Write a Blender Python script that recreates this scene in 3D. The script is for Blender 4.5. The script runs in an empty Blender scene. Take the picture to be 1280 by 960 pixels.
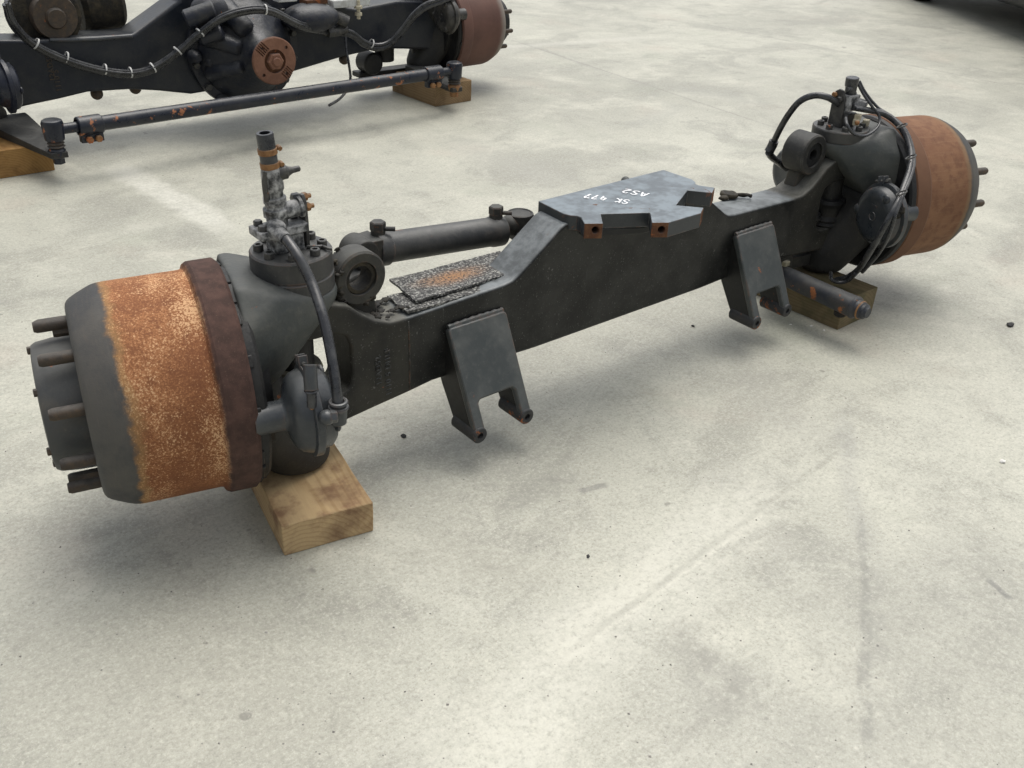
import bpy, bmesh, math, random
from mathutils import Vector, Matrix, noise
random.seed(7)
scene = bpy.context.scene
col = scene.collection
PI = math.pi

# ------------------------------------------------------------------ camera
CAM = Vector((-1.697, -1.6177, 1.3005))
YAW, PITCH, ROLL, FPX = 0.70159, 0.52583, 0.04989, 1224.1
_F = Vector((math.sin(YAW)*math.cos(PITCH), math.cos(YAW)*math.cos(PITCH), -math.sin(PITCH)))
_R = Vector((math.cos(YAW), -math.sin(YAW), 0)); _U = _R.cross(_F)
RR = math.cos(ROLL)*_R + math.sin(ROLL)*_U
UU = -math.sin(ROLL)*_R + math.cos(ROLL)*_U
cam_d = bpy.data.cameras.new('camera'); cam = bpy.data.objects.new('camera', cam_d); col.objects.link(cam)
cam.matrix_world = Matrix(((RR.x, UU.x, -_F.x, CAM.x), (RR.y, UU.y, -_F.y, CAM.y), (RR.z, UU.z, -_F.z, CAM.z), (0, 0, 0, 1)))
cam_d.sensor_width = 36; cam_d.lens = FPX*36/1280; cam_d.clip_start = .05; cam_d.clip_end = 500
scene.camera = cam

# ------------------------------------------------------------------ sky, sun, exposure (bright overcast)
SUN_EL, SUN_AZ = math.radians(72), math.radians(60)     # azimuth measured from +Y towards +X: light comes over the axle's far side
w = bpy.data.worlds.new('World'); scene.world = w; w.use_nodes = True
nt = w.node_tree; bg = nt.nodes['Background']
sky = nt.nodes.new('ShaderNodeTexSky'); sky.sky_type = 'NISHITA'; sky.sun_disc = False
sky.sun_elevation = SUN_EL; sky.sun_rotation = SUN_AZ; sky.dust_density = 6; sky.air_density = 1.2; sky.ozone_density = 1
hs = nt.nodes.new('ShaderNodeHueSaturation'); hs.inputs['Saturation'].default_value = .3
nt.links.new(sky.outputs[0], hs.inputs['Color']); nt.links.new(hs.outputs[0], bg.inputs['Color'])
bg.inputs['Strength'].default_value = .125
sun_d = bpy.data.lights.new('sun', 'SUN'); sun = bpy.data.objects.new('sun', sun_d); col.objects.link(sun)
sun_d.energy = .95; sun_d.angle = math.radians(60); sun_d.color = (1, .96, .88)
sdir = Vector((math.sin(SUN_AZ)*math.cos(SUN_EL), math.cos(SUN_AZ)*math.cos(SUN_EL), math.sin(SUN_EL)))
sun.rotation_euler = (-sdir).to_track_quat('-Z', 'Y').to_euler()
scene.view_settings.view_transform = 'Standard'; scene.view_settings.look = 'None'
scene.view_settings.exposure = 0.45; scene.view_settings.gamma = 1

# ------------------------------------------------------------------ photo pixel -> point on a plane (axle frame has a slight tilt TX)
TX = 0.01134
def pix(u, v, tilt=True, **k):
    (ax, val), = k.items(); i = 'xyz'.index(ax)
    r = _F + RR*((u-640)/FPX) + UU*((480-v)/FPX); c = CAM.copy()
    if tilt: r.z -= TX*r.x; c.z -= TX*c.x
    return c + r*((val-c[i])/r[i])
def pixpath(pts):          # [(u, v, y)] in the axle frame
    return [pix(u, v, y=y) for u, v, y in pts]

# ------------------------------------------------------------------ materials
def newmat(name):
    m = bpy.data.materials.new(name); m.use_nodes = True; n = m.node_tree
    return m, n, n.nodes['Principled BSDF']
class G:
    def __init__(s, n): s.n = n
    def node(s, t, **k):
        x = s.n.nodes.new(t)
        for a, b in k.items(): setattr(x, a, b)
        return x
    def link(s, a, b): s.n.links.new(a, b)
    def put(s, sock, v):
        if hasattr(v, 'is_linked') or hasattr(v, 'links'): s.link(v, sock)
        else: sock.default_value = v
    def coord(s, kind='Object'):
        return s.node('ShaderNodeTexCoord').outputs[kind]
    def sep(s, v):
        x = s.node('ShaderNodeSeparateXYZ'); s.link(v, x.inputs[0]); return x.outputs
    def noise(s, vec, scale, detail=4, rough=.55, dist=0):
        x = s.node('ShaderNodeTexNoise'); s.link(vec, x.inputs['Vector'])
        x.inputs['Scale'].default_value = scale; x.inputs['Detail'].default_value = detail
        x.inputs['Roughness'].default_value = rough; x.inputs['Distortion'].default_value = dist
        return x.outputs['Fac']
    def math(s, op, a, b=0., c=None, clamp=False):
        x = s.node('ShaderNodeMath', operation=op, use_clamp=clamp)
        s.put(x.inputs[0], a); s.put(x.inputs[1], b)
        if c is not None: s.put(x.inputs[2], c)
        return x.outputs[0]
    def step(s, v, lo, hi):
        x = s.node('ShaderNodeMapRange', interpolation_type='SMOOTHSTEP'); s.put(x.inputs['Value'], v)
        x.inputs['From Min'].default_value = lo; x.inputs['From Max'].default_value = hi
        return x.outputs[0]
    def mix(s, f, a, b):
        x = s.node('ShaderNodeMix', data_type='RGBA'); s.put(x.inputs[0], f)
        s.put(x.inputs[6], a if hasattr(a, 'links') else (*a, 1)); s.put(x.inputs[7], b if hasattr(b, 'links') else (*b, 1))
        return x.outputs[2]
    def bump(s, h, strength, dist=.002, nrm=None):
        x = s.node('ShaderNodeBump'); x.inputs['Strength'].default_value = strength; x.inputs['Distance'].default_value = dist
        s.link(h, x.inputs['Height'])
        if nrm is not None: s.link(nrm, x.inputs['Normal'])
        return x.outputs[0]
    def scale(s, v, sx, sy, sz):
        x = s.node('ShaderNodeMapping'); s.link(v, x.inputs[0]); x.inputs['Scale'].default_value = (sx, sy, sz); return x.outputs[0]

def edges(g, n2, amt, rad=.005):   # paint rubbed off along edges and corners
    bv = g.node('ShaderNodeBevel', samples=3); bv.inputs['Radius'].default_value = rad
    dt = g.node('ShaderNodeVectorMath', operation='DOT_PRODUCT'); g.link(bv.outputs[0], dt.inputs[0]); g.link(g.node('ShaderNodeNewGeometry').outputs['True Normal'], dt.inputs[1])
    e = g.step(g.math('SUBTRACT', 1., dt.outputs['Value']), .02, .14)
    return g.math('MULTIPLY', g.math('MULTIPLY', e, g.step(n2, .40, .58)), amt)
def top_light_dust(g, n1, n2, amt):      # yard dust plus sky light painted onto whatever faces up
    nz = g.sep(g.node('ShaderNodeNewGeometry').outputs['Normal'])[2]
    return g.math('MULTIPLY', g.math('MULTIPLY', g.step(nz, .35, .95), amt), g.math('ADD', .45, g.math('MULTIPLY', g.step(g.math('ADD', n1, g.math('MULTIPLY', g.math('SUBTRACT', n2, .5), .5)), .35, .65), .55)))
RUST = (.30, .105, .042)
def metal(name, base, dust=(.075, .07, .058), dust_amt=.5, rust_amt=0., rough=.5, grain=.35, dscale=9, spec=.36, rust=RUST, top=.45, topc=(.125, .13, .127), edge=0):
    m, n, p = newmat(name); g = G(n); c = g.coord()
    n1 = g.noise(c, dscale, 6, .62); n2 = g.noise(c, 55, 4, .6); n3 = g.noise(c, 260, 3, .6)
    d = g.math('MULTIPLY', g.step(n1, .38, .72), dust_amt)
    d2 = g.math('MULTIPLY', g.step(n2, .5, .75), dust_amt*.5)
    colr = g.mix(g.math('ADD', d, d2, clamp=True), base, dust)
    colr = g.mix(g.math('MULTIPLY', g.step(n3, .62, .72), .10), colr, (.28, .27, .25))
    if edge > 0: colr = g.mix(edges(g, n2, edge), colr, g.mix(g.step(n1, .45, .55), (.17, .165, .155), (.20, .095, .055)))
    if top > 0: colr = g.mix(top_light_dust(g, n1, n2, top), colr, topc)
    if rust_amt > 0:
        rn = g.noise(c, 21, 7, .68, .4)
        rf = g.step(rn, .70-rust_amt*.5, .745-rust_amt*.5)
        rc = g.mix(n2, tuple(x*.55 for x in rust), tuple(min(1, x*1.35) for x in rust))
        colr = g.mix(rf, colr, rc); rg = g.math('ADD', g.math('MULTIPLY', rf, .35), rough, clamp=True)
    else: rg = rough
    g.put(p.inputs['Base Color'], colr)
    r2 = g.math('ADD', rg, g.math('MULTIPLY', g.math('SUBTRACT', n2, .5), .35), clamp=True)
    r2 = g.math('ADD', r2, g.math('MULTIPLY', d, .3), clamp=True)
    g.put(p.inputs['Roughness'], r2); p.inputs['Specular IOR Level'].default_value = spec
    b = g.bump(n3, grain*.5, .0008); b = g.bump(n2, grain, .0025, b)
    g.link(b, p.inputs['Normal'])
    return m

M_PAINT = metal('black_paint', (.010, .0105, .0105), (.035, .035, .032), .45, .06, .42, .18)
M_PLATE = metal('slate_paint', (.026, .030, .034), (.05, .054, .056), .6, .14, .36, .22, dscale=14, spec=.5, rust=(.13, .07, .05), top=1.0, topc=(.185, .222, .248), edge=.8)  # topc paints sky light into the plate's top, sides stay dark
M_CAST = metal('cast_paint', (.020, .020, .019), (.065, .061, .049), .9, .03, .55, .6, edge=.5)
M_KNUCKLE = metal('knuckle_paint', (.050, .056, .054), (.100, .100, .086), .9, .02, .48, .6, dscale=6)
M_DARK = metal('oily_black', (.010, .0105, .011), (.035, .032, .027), .5, 0, .5, .7, top=.15)
M_GREASE = metal('greasy_dirt', (.012, .011, .009), (.06, .05, .033), .9, .04, .75, 1.6, dscale=24, top=.15)
M_BLUEBLACK = metal('blue_black_paint', (.010, .013, .024), (.045, .045, .045), .35, .05, .3, .2)
M_CHAMBER = metal('chamber_paint', (.026, .031, .036), (.075, .078, .075), .6, .03, .30, .15, spec=.55, edge=.5)
M_RUST = metal('rusty_steel', (.095, .045, .026), (.17, .085, .045), .9, .25, .85, .9, dscale=40, spec=.2)
M_RUSTPALE = metal('rusty_flange_face', (.18, .090, .058), (.25, .135, .09), .8, .12, .8, .4, dscale=30, spec=.25)
M_BRASS = metal('rusty_clamp', (.26, .135, .052), (.15, .07, .03), .8, .3, .55, .5, dscale=60)
M_BOLT = metal('dull_bolt', (.026, .026, .026), (.10, .095, .08), .7, .08, .42, .4, dscale=60, spec=.5)
M_ALU = metal('stained_fitting', (.020, .022, .024), (.50, .50, .49), .9, .0, .34, .5, dscale=48)
M_STUD = metal('brown_stud', (.045, .036, .028), (.10, .07, .045), .8, .08, .6, .5, dscale=50)
M_HUB = metal('hub_grey', (.055, .058, .058), (.10, .09, .075), .7, .04, .5, .3, dscale=12)
M_CREAM = metal('cream_plastic', (.50, .46, .34), (.22, .17, .10), .6, 0, .55, .2, dscale=70, top=.15)
M_TAN = metal('dusty_seal', (.22, .20, .14), (.10, .09, .065), .8, 0, .8, .5, dscale=40)
M_HOSE = metal('rubber_hose', (.014, .015, .018), (.07, .072, .072), .6, 0, .24, .25, dscale=30, spec=.6, top=.15)
M_TIE = metal('white_cable_tie', (.62, .62, .60), (.4, .4, .38), .5, 0, .5, .1, top=.15)
M_WHITE = metal('white_plate', (.55, .56, .54), (.32, .31, .28), .7, .03, .55, .3, dscale=30, top=.15)
M_CHALK, _n, _p = newmat('white_marker'); _p.inputs['Base Color'].default_value = (.78, .79, .80, 1); _p.inputs['Roughness'].default_value = .7

def tie_rod_mat():
    m = metal('chipped_rod_paint', (.010, .013, .022), (.06, .06, .06), .3, .2, .3, .2, rust=(.32, .13, .06)); return m
M_ROD = tie_rod_mat()

def drum_mat(name, left):
    """colour runs along the wheel axis (object x = distance outboard of the king pin): bare flange, rust, heat-greyed rim"""
    m, n, p = newmat(name); g = G(n); c = g.coord(); x = g.sep(c)[0]
    nl = g.noise(c, 7, 5, .6); nm = g.noise(c, 38, 5, .6); nf = g.noise(c, 290, 3, .75); nf2 = g.noise(c, 130, 4, .65)
    xs = g.math('ADD', x, g.math('MULTIPLY', g.math('SUBTRACT', nm, .5), .020 if left else .008))
    xs = g.math('ADD', xs, g.math('MULTIPLY', g.math('SUBTRACT', g.noise(c, 13, 4, .6), .5), .055 if left else .012))
    if left:
        r = g.mix(g.step(nl, .35, .65), (.26, .105, .043), (.37, .165, .070))
        r = g.mix(g.math('MULTIPLY', g.step(nm, .45, .7), .55), r, (.16, .058, .026))
        sp = g.math('ADD', nf, g.math('MULTIPLY', g.math('SUBTRACT', g.noise(c, 5.5, 3), .5), .8))
        sp = g.math('ADD', sp, g.math('MULTIPLY', g.math('SUBTRACT', nf2, .5), .35))
        r = g.mix(g.math('MULTIPLY', g.step(sp, .53, .60), .85), r, (.64, .40, .215))
        r = g.mix(g.math('MULTIPLY', g.step(g.math('SUBTRACT', 1., sp), .53, .62), .65), r, (.15, .055, .024))
    else:
        r = g.mix(g.step(nl, .3, .7), (.160, .076, .041), (.225, .118, .062))
        r = g.mix(g.math('MULTIPLY', g.step(nm, .45, .65), .6), r, (.12, .055, .032)); r = g.mix(g.math('MULTIPLY', g.step(g.noise(g.scale(c, 1, 14, 14), 9, 5, .7), .5, .7), .4), r, (.26, .15, .085))
        r = g.mix(g.math('MULTIPLY', g.step(nf, .55, .7), .2), r, (.33, .18, .11))
    grey = g.mix(g.step(g.noise(c, 9, 6, .7), .35, .68), (.052, .053, .054), (.088, .083, .074)); grey = g.mix(g.math('MULTIPLY', g.step(g.noise(g.scale(c, 60, 6, 6), 4, 4), .5, .8), .35), grey, (.12, .10, .08))
    tan = (.30, .21, .09) if left else (.22, .17, .10)
    e = .345 if left else .352
    k = g.mix(g.math('MULTIPLY', g.step(xs, e-.018, e-.004), .4), r, tan); k = g.mix(g.step(xs, e-.004, e+.010), k, grey)
    flange = g.mix(g.step(nm, .35, .7), (.050, .028, .022), (.085, .046, .036))
    if not left: flange = g.mix(nm, (.12, .060, .036), (.17, .09, .052))
    flange = g.mix(g.math('MULTIPLY', g.step(nf, .6, .7), .25 if left else .04), flange, (.25, .17, .12))
    fl = g.step(g.math('ADD', x, g.math('MULTIPLY', g.math('SUBTRACT', nm, .5), .014)), .189, .200)
    k = g.mix(fl, flange, k)
    g.put(p.inputs['Base Color'], k)
    g.put(p.inputs['Roughness'], g.math('SUBTRACT', .82, g.math('MULTIPLY', g.step(xs, e, e+.02), .25)))
    p.inputs['Specular IOR Level'].default_value = .3
    b = g.bump(nf, .35, .0012); b = g.bump(nm, .10, .0015, b); g.link(b, p.inputs['Normal'])
    return m
M_DRUM_L = drum_mat('rust_orange_drum', True); M_DRUM_R = drum_mat('rust_brown_drum', False)
def bgdrum():
    m, n, p = newmat('oxide_brown_drum'); g = G(n); c = g.coord(); x = g.sep(c)[0]
    nm = g.noise(c, 30, 5); nl = g.noise(c, 6, 4)
    r = g.mix(g.step(nl, .3, .7), (.075, .033, .023), (.12, .055, .038)); r = g.mix(g.math('MULTIPLY', nm, .4), r, (.16, .08, .06))
    k = g.mix(g.step(g.math('ADD', x, g.math('MULTIPLY', nm, .02)), .39, .44), r, (.19, .165, .14))
    g.put(p.inputs['Base Color'], k); p.inputs['Roughness'].default_value = .7
    g.link(g.bump(nm, .3, .002), p.inputs['Normal']); return m
M_DRUM_B = bgdrum()

def beam_mat():
    m, n, p = newmat('beam_paint'); g = G(n); c = g.coord(); s = g.sep(c)
    ax = g.math('ABSOLUTE', s[0]); n1 = g.noise(c, 8, 6, .62); n2 = g.noise(c, 50, 5, .62); n3 = g.noise(c, 240, 3)
    cast = g.step(g.math('ADD', ax, g.math('MULTIPLY', g.math('SUBTRACT', n1, .5), .05)), .645, .675)
    dark = g.mix(g.math('MULTIPLY', g.step(n1, .40, .66), .8), (.0075, .0080, .0078), (.030, .030, .0275))
    dusty = g.mix(g.step(n1, .3, .75), (.015, .015, .0135), (.042, .040, .032))
    k = g.mix(cast, dark, dusty); k = g.mix(top_light_dust(g, n1, n2, .9), k, g.mix(cast, (.215, .235, .242), (.16, .158, .138)))  # upward faces coloured paler: dust and painted sky light together
    k = g.mix(g.math('MULTIPLY', g.step(n2, .58, .75), .3), k, (.05, .048, .044))
    k = g.mix(g.math('MULTIPLY', g.step(n3, .64, .70), .22), k, (.3, .29, .27))
    sc = g.noise(g.scale(c, 40, 40, 3), 1.6, 3, .5)          # thin scratches
    k = g.mix(g.math('MULTIPLY', g.step(sc, .70, .74), .12), k, (.3, .3, .3))
    k = g.mix(edges(g, n2, .7), k, g.mix(g.step(n1, .5, .56), (.13, .13, .125), (.17, .085, .05)))
    rf = g.step(g.noise(c, 17, 6, .7), .735, .76); k = g.mix(rf, k, (.28, .10, .045))
    ch = g.step(g.noise(c, 33, 5, .6), .70, .72); k = g.mix(g.math('MULTIPLY', ch, .7), k, (.14, .135, .125))
    g.put(p.inputs['Base Color'], k)
    g.put(p.inputs['Roughness'], g.math('ADD', .30, g.math('ADD', g.math('MULTIPLY', cast, .25), g.math('MULTIPLY', n2, .15))))
    p.inputs['Specular IOR Level'].default_value = .28
    b = g.bump(n3, .12, .0008); b = g.bump(n2, .25, .0022, b); g.link(b, p.inputs['Normal']); return m
M_BEAM = beam_mat()

def wood_mat(name, a, b, stain, seed, dark=.5):
    m, n, p = newmat(name); g = G(n); c = g.coord()
    mp = g.node('ShaderNodeMapping'); g.link(c, mp.inputs[0]); mp.inputs['Location'].default_value = (seed, seed*.7, seed*.3); c = mp.outputs[0]
    # growth rings about an axis below the block (object y runs along the grain)
    xyz = g.sep(c); warp = g.noise(g.scale(c, 9, 1.6, 9), 1.2, 3)
    rr = g.math('SQRT', g.math('ADD', g.math('POWER', g.math('ADD', xyz[0], -seed+.05), 2.), g.math('POWER', g.math('ADD', xyz[2], -seed*.3+.07), 2.)))
    ring = g.math('SINE', g.math('MULTIPLY', g.math('ADD', rr, g.math('MULTIPLY', warp, .03)), 620.))
    fine = g.noise(g.scale(c, 260, 14, 260), 1, 3); st = g.noise(c, 13, 6, .65); st2 = g.noise(c, 5, 4)
    k = g.mix(g.math('MULTIPLY', g.step(ring, .1, 1.), .5), a, b)
    k = g.mix(g.math('MULTIPLY', fine, .3), k, tuple(x*.5 for x in b))
    k = g.mix(g.math('MULTIPLY', g.step(st, .45, .68), dark), k, stain)
    k = g.mix(g.math('MULTIPLY', g.step(st2, .5, .66), dark*.7), k, tuple(x*.6 for x in stain))
    g.put(p.inputs['Base Color'], k); p.inputs['Roughness'].default_value = .8; p.inputs['Specular IOR Level'].default_value = .25
    bb = g.bump(fine, .35, .001); bb = g.bump(ring, .12, .0008, bb); g.link(bb, p.inputs['Normal']); return m
M_WOOD1 = wood_mat('pale_timber', (.54, .39, .21), (.38, .25, .12), (.16, .075, .045), 0, .7)
M_WOOD2 = wood_mat('mossy_timber', (.20, .155, .085), (.13, .095, .05), (.085, .085, .042), 1.3, .8)
M_WOOD3 = wood_mat('brown_timber', (.32, .22, .12), (.20, .13, .065), (.13, .08, .04), 2.1, .5)
M_WOOD4 = wood_mat('amber_timber', (.36, .21, .075), (.25, .13, .04), (.12, .06, .022), 3.7, .5)

def mat_rubber():
    m, n, p = newmat('speckled_mat'); g = G(n); c = g.coord()
    v = g.node('ShaderNodeTexVoronoi'); g.link(c, v.inputs['Vector']); v.inputs['Scale'].default_value = 170
    n1 = g.noise(c, 170, 4, .7); n2 = g.noise(c, 9, 4); wv = g.noise(g.scale(c, 1, 1, 1), 420, 2)
    k = g.mix(g.step(n1, .47, .56), (.020, .020, .019), (.30, .30, .275))
    k = g.mix(g.math('MULTIPLY', g.step(v.outputs['Distance'], .42, .6), .7), k, (.02, .02, .021))
    s = g.sep(c)
    dx = g.math('MULTIPLY', g.math('ADD', s[0], .485), 7.); dy = g.math('MULTIPLY', g.math('ADD', s[1], -.05), 22.)
    rd = g.math('SQRT', g.math('ADD', g.math('POWER', dx, 2.), g.math('POWER', dy, 2.)))
    orange = g.math('MULTIPLY', g.math('SUBTRACT', 1., g.step(g.math('ADD', rd, g.math('MULTIPLY', n2, 1.1)), .6, 1.5)), g.step(n1, .40, .52))
    k = g.mix(orange, k, g.mix(n1, (.20, .085, .03), (.36, .20, .09)))
    g.put(p.inputs['Base Color'], k); p.inputs['Roughness'].default_value = .7
    g.link(g.bump(n1, .6, .002), p.inputs['Normal']); return m
M_MAT = mat_rubber()

def concrete():
    m, n, p = newmat('worn_concrete'); g = G(n); c = g.coord(); s = g.sep(c)
    big = g.noise(c, .55, 6, .6, .3); mid = g.noise(c, 2.6, 7, .66, .5); sm = g.noise(c, 14, 6, .7); grit = g.noise(c, 160, 3, .7); tiny = g.noise(c, 420, 2, .7)
    big2 = g.noise(g.scale(c, 1, 1.6, 1), 1.3, 5, .62, .8); fl = g.noise(c, 5.5, 6, .7, .4)
    k = g.mix(g.step(big, .34, .64), (.385, .385, .335), (.52, .52, .455))
    gr3 = g.noise(c, 48, 6, .85); rag_ = g.math('MULTIPLY', g.math('SUBTRACT', gr3, .5), .45)
    big2 = g.math('ADD', big2, rag_); mid = g.math('ADD', mid, rag_); fl = g.math('ADD', fl, rag_)
    k = g.mix(g.math('MULTIPLY', g.step(big2, .50, .62), .6), k, (.29, .29, .255))
    k = g.mix(g.math('MULTIPLY', g.step(mid, .51, .66), .6), k, (.60, .595, .52))
    k = g.mix(g.math('MULTIPLY', g.step(g.math('SUBTRACT', 1., mid), .53, .66), .6), k, (.27, .27, .24))
    k = g.mix(g.math('MULTIPLY', g.step(fl, .54, .70), .35), k, (.28, .28, .25))
    k = g.mix(g.math('MULTIPLY', g.step(g.math('SUBTRACT', 1., fl), .56, .72), .45), k, (.62, .615, .55))
    k = g.mix(g.math('MULTIPLY', g.step(sm, .50, .74), .40), k, (.30, .295, .26))
    k = g.mix(g.math('MULTIPLY', g.step(grit, .52, .68), .45), k, (.22, .215, .19))
    k = g.mix(g.math('MULTIPLY', g.step(g.math('SUBTRACT', 1., grit), .54, .68), .45), k, (.70, .69, .62))
    k = g.mix(g.math('MULTIPLY', g.step(tiny, .62, .68), .6), k, (.78, .77, .71))
    pink = g.noise(c, 1.7, 4); k = g.mix(g.math('MULTIPLY', g.step(pink, .58, .72), .22), k, (.50, .41, .35))
    grn = g.noise(c, 2.3, 5); k = g.mix(g.math('MULTIPLY', g.step(grn, .56, .72), .3), k, (.36, .385, .31))
    # scuffs, drag marks, tyre streaks and painted near-ground shade: each a line on the slab from a to b
    rg2 = g.noise(c, 45, 5, .75)
    def streak(k, a, b, wd, colr, amt, rag=.5, soft=.6):
        a = Vector(a); b = Vector(b); t = (b-a); L = t.length; t /= L; nn = Vector((-t.y, t.x))
        al = g.math('ADD', g.math('MULTIPLY', s[0], t.x), g.math('ADD', g.math('MULTIPLY', s[1], t.y), -(a.x*t.x+a.y*t.y)))
        ac = g.math('ADD', g.math('MULTIPLY', s[0], nn.x), g.math('ADD', g.math('MULTIPLY', s[1], nn.y), -(a.x*nn.x+a.y*nn.y)))
        ac = g.math('ADD', ac, g.math('MULTIPLY', g.math('SUBTRACT', mid, .5), wd*2.2))
        f = g.math('SUBTRACT', 1., g.step(g.math('ABSOLUTE', ac), wd*(1-soft), wd))
        e = g.math('MULTIPLY', g.step(al, -.12*L, .12*L), g.math('SUBTRACT', 1., g.step(al, L*.8, L*1.1)))
        f = g.math('MULTIPLY', g.math('MULTIPLY', f, e), g.math('ADD', 1-rag, g.math('MULTIPLY', g.step(g.math('MULTIPLY', g.math('ADD', sm, rg2), .5), .38, .60), rag)))
        return g.mix(g.math('MULTIPLY', f, amt), k, colr)
    def W(u, v): q = pix(u, v, tilt=False, z=0.); return (q.x, q.y)
    k = streak(k, W(540, 980), W(980, 590), .15, (.66, .655, .59), .75, .75, .85)
    k = streak(k, W(900, 990), W(1320, 690), .42, (.33, .33, .30), .45, .5, .95)  # greyer concrete with near-ground shade painted in, right foreground
    k = streak(k, W(-40, 760), W(430, 1000), .38, (.35, .345, .30), .4, .5, .95)  # same painted shade over the left foreground
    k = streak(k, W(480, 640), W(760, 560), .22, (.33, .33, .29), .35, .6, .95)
    k = streak(k, W(690, 830), W(830, 690), .05, (.66, .65, .58), .5, .5, .8)
    k = streak(k, W(730, 800), W(1075, 545), .011, (.29, .285, .25), .5, .9, .8)
    k = streak(k, W(735, 806), W(960, 640), .006, (.68, .67, .60), .5, .9, .8)
    k = streak(k, W(900, 640), W(960, 700), .10, (.60, .59, .53), .3, .5, .9)
    k = streak(k, W(1076, 640), W(1088, 990), .017, (.22, .22, .205), .6, .85, .8)
    k = streak(k, W(1090, 640), W(1096, 900), .03, (.30, .30, .275), .4, .9, .9)
    k = streak(k, W(850, 780), W(930, 900), .09, (.27, .265, .24), .6, .8, .95)
    k = streak(k, W(500, 690), W(700, 730), .10, (.34, .335, .29), .5, .8, .95)
    k = streak(k, W(1050, 520), W(1078, 680), .04, (.34, .34, .325), .45, .6, .9)
    k = streak(k, W(620, 640), W(720, 600), .06, (.24, .24, .215), .6, .95, .95)
    k = streak(k, W(840, 110), W(960, 130), .12, (.36, .36, .33), .5, .8, .9)
    k = streak(k, W(800, 160), W(850, 130), .10, (.38, .38, .35), .5, .8, .9)
    k = streak(k, W(655, 53), W(760, 92), .03, (.30, .30, .27), .6, .6, .7)
    k = streak(k, W(725, 615), W(760, 605), .012, (.20, .20, .19), .75, .4, .6)
    k = streak(k, W(1235, 725), W(1265, 750), .010, (.17, .17, .165), .8, .4, .6)
    k = streak(k, W(0, 135), W(420, 200), .16, (.30, .30, .28), .42, .5, .95)
    k = streak(k, W(150, 208), W(285, 290), .085, (.68, .675, .62), .85, .6, .6)
    k = streak(k, W(620, 60), W(830, 45), .09, (.64, .63, .58), .5, .5, .9)
    k = streak(k, W(900, 430), W(1020, 560), .12, (.36, .355, .325), .4, .5, .9)
    k = streak(k, W(560, 170), W(700, 235), .16, (.40, .395, .36), .55, .6, .9)
    # thin straight joints scribed in the slab
    k = streak(k, W(640, 50), W(1000, 170), .012, (.28, .275, .25), .7, .5)
    k = streak(k, W(880, 30), W(1280, 110), .014, (.28, .275, .25), .7, .5)
    spots = g.noise(c, 11, 2, .5); k = g.mix(g.math('MULTIPLY', g.step(spots, .735, .76), .55), k, (.16, .155, .14))
    spots2 = g.noise(c, 31, 2, .5); k = g.mix(g.math('MULTIPLY', g.step(spots2, .76, .78), .6), k, (.12, .115, .10))
    gr2 = g.noise(c, 75, 6, .85); k = g.mix(g.math('MULTIPLY', g.step(gr2, .50, .66), .5), k, (.24, .235, .20)); k = g.mix(g.math('MULTIPLY', g.step(g.math('SUBTRACT', 1., gr2), .52, .66), .4), k, (.70, .69, .61))
    ml = g.node('ShaderNodeMix', data_type='RGBA', blend_type='MULTIPLY'); ml.inputs[0].default_value = 1; g.link(k, ml.inputs[6]); ml.inputs[7].default_value = (.832, .83, .795, 1); k = ml.outputs[2]
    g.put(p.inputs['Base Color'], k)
    g.put(p.inputs['Roughness'], g.math('ADD', .40, g.math('MULTIPLY', sm, .30))); p.inputs['Specular IOR Level'].default_value = .6
    b = g.bump(grit, .30, .0018); b = g.bump(sm, .25, .004, b); g.link(b, p.inputs['Normal']); return m
M_CONC = concrete()

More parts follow.
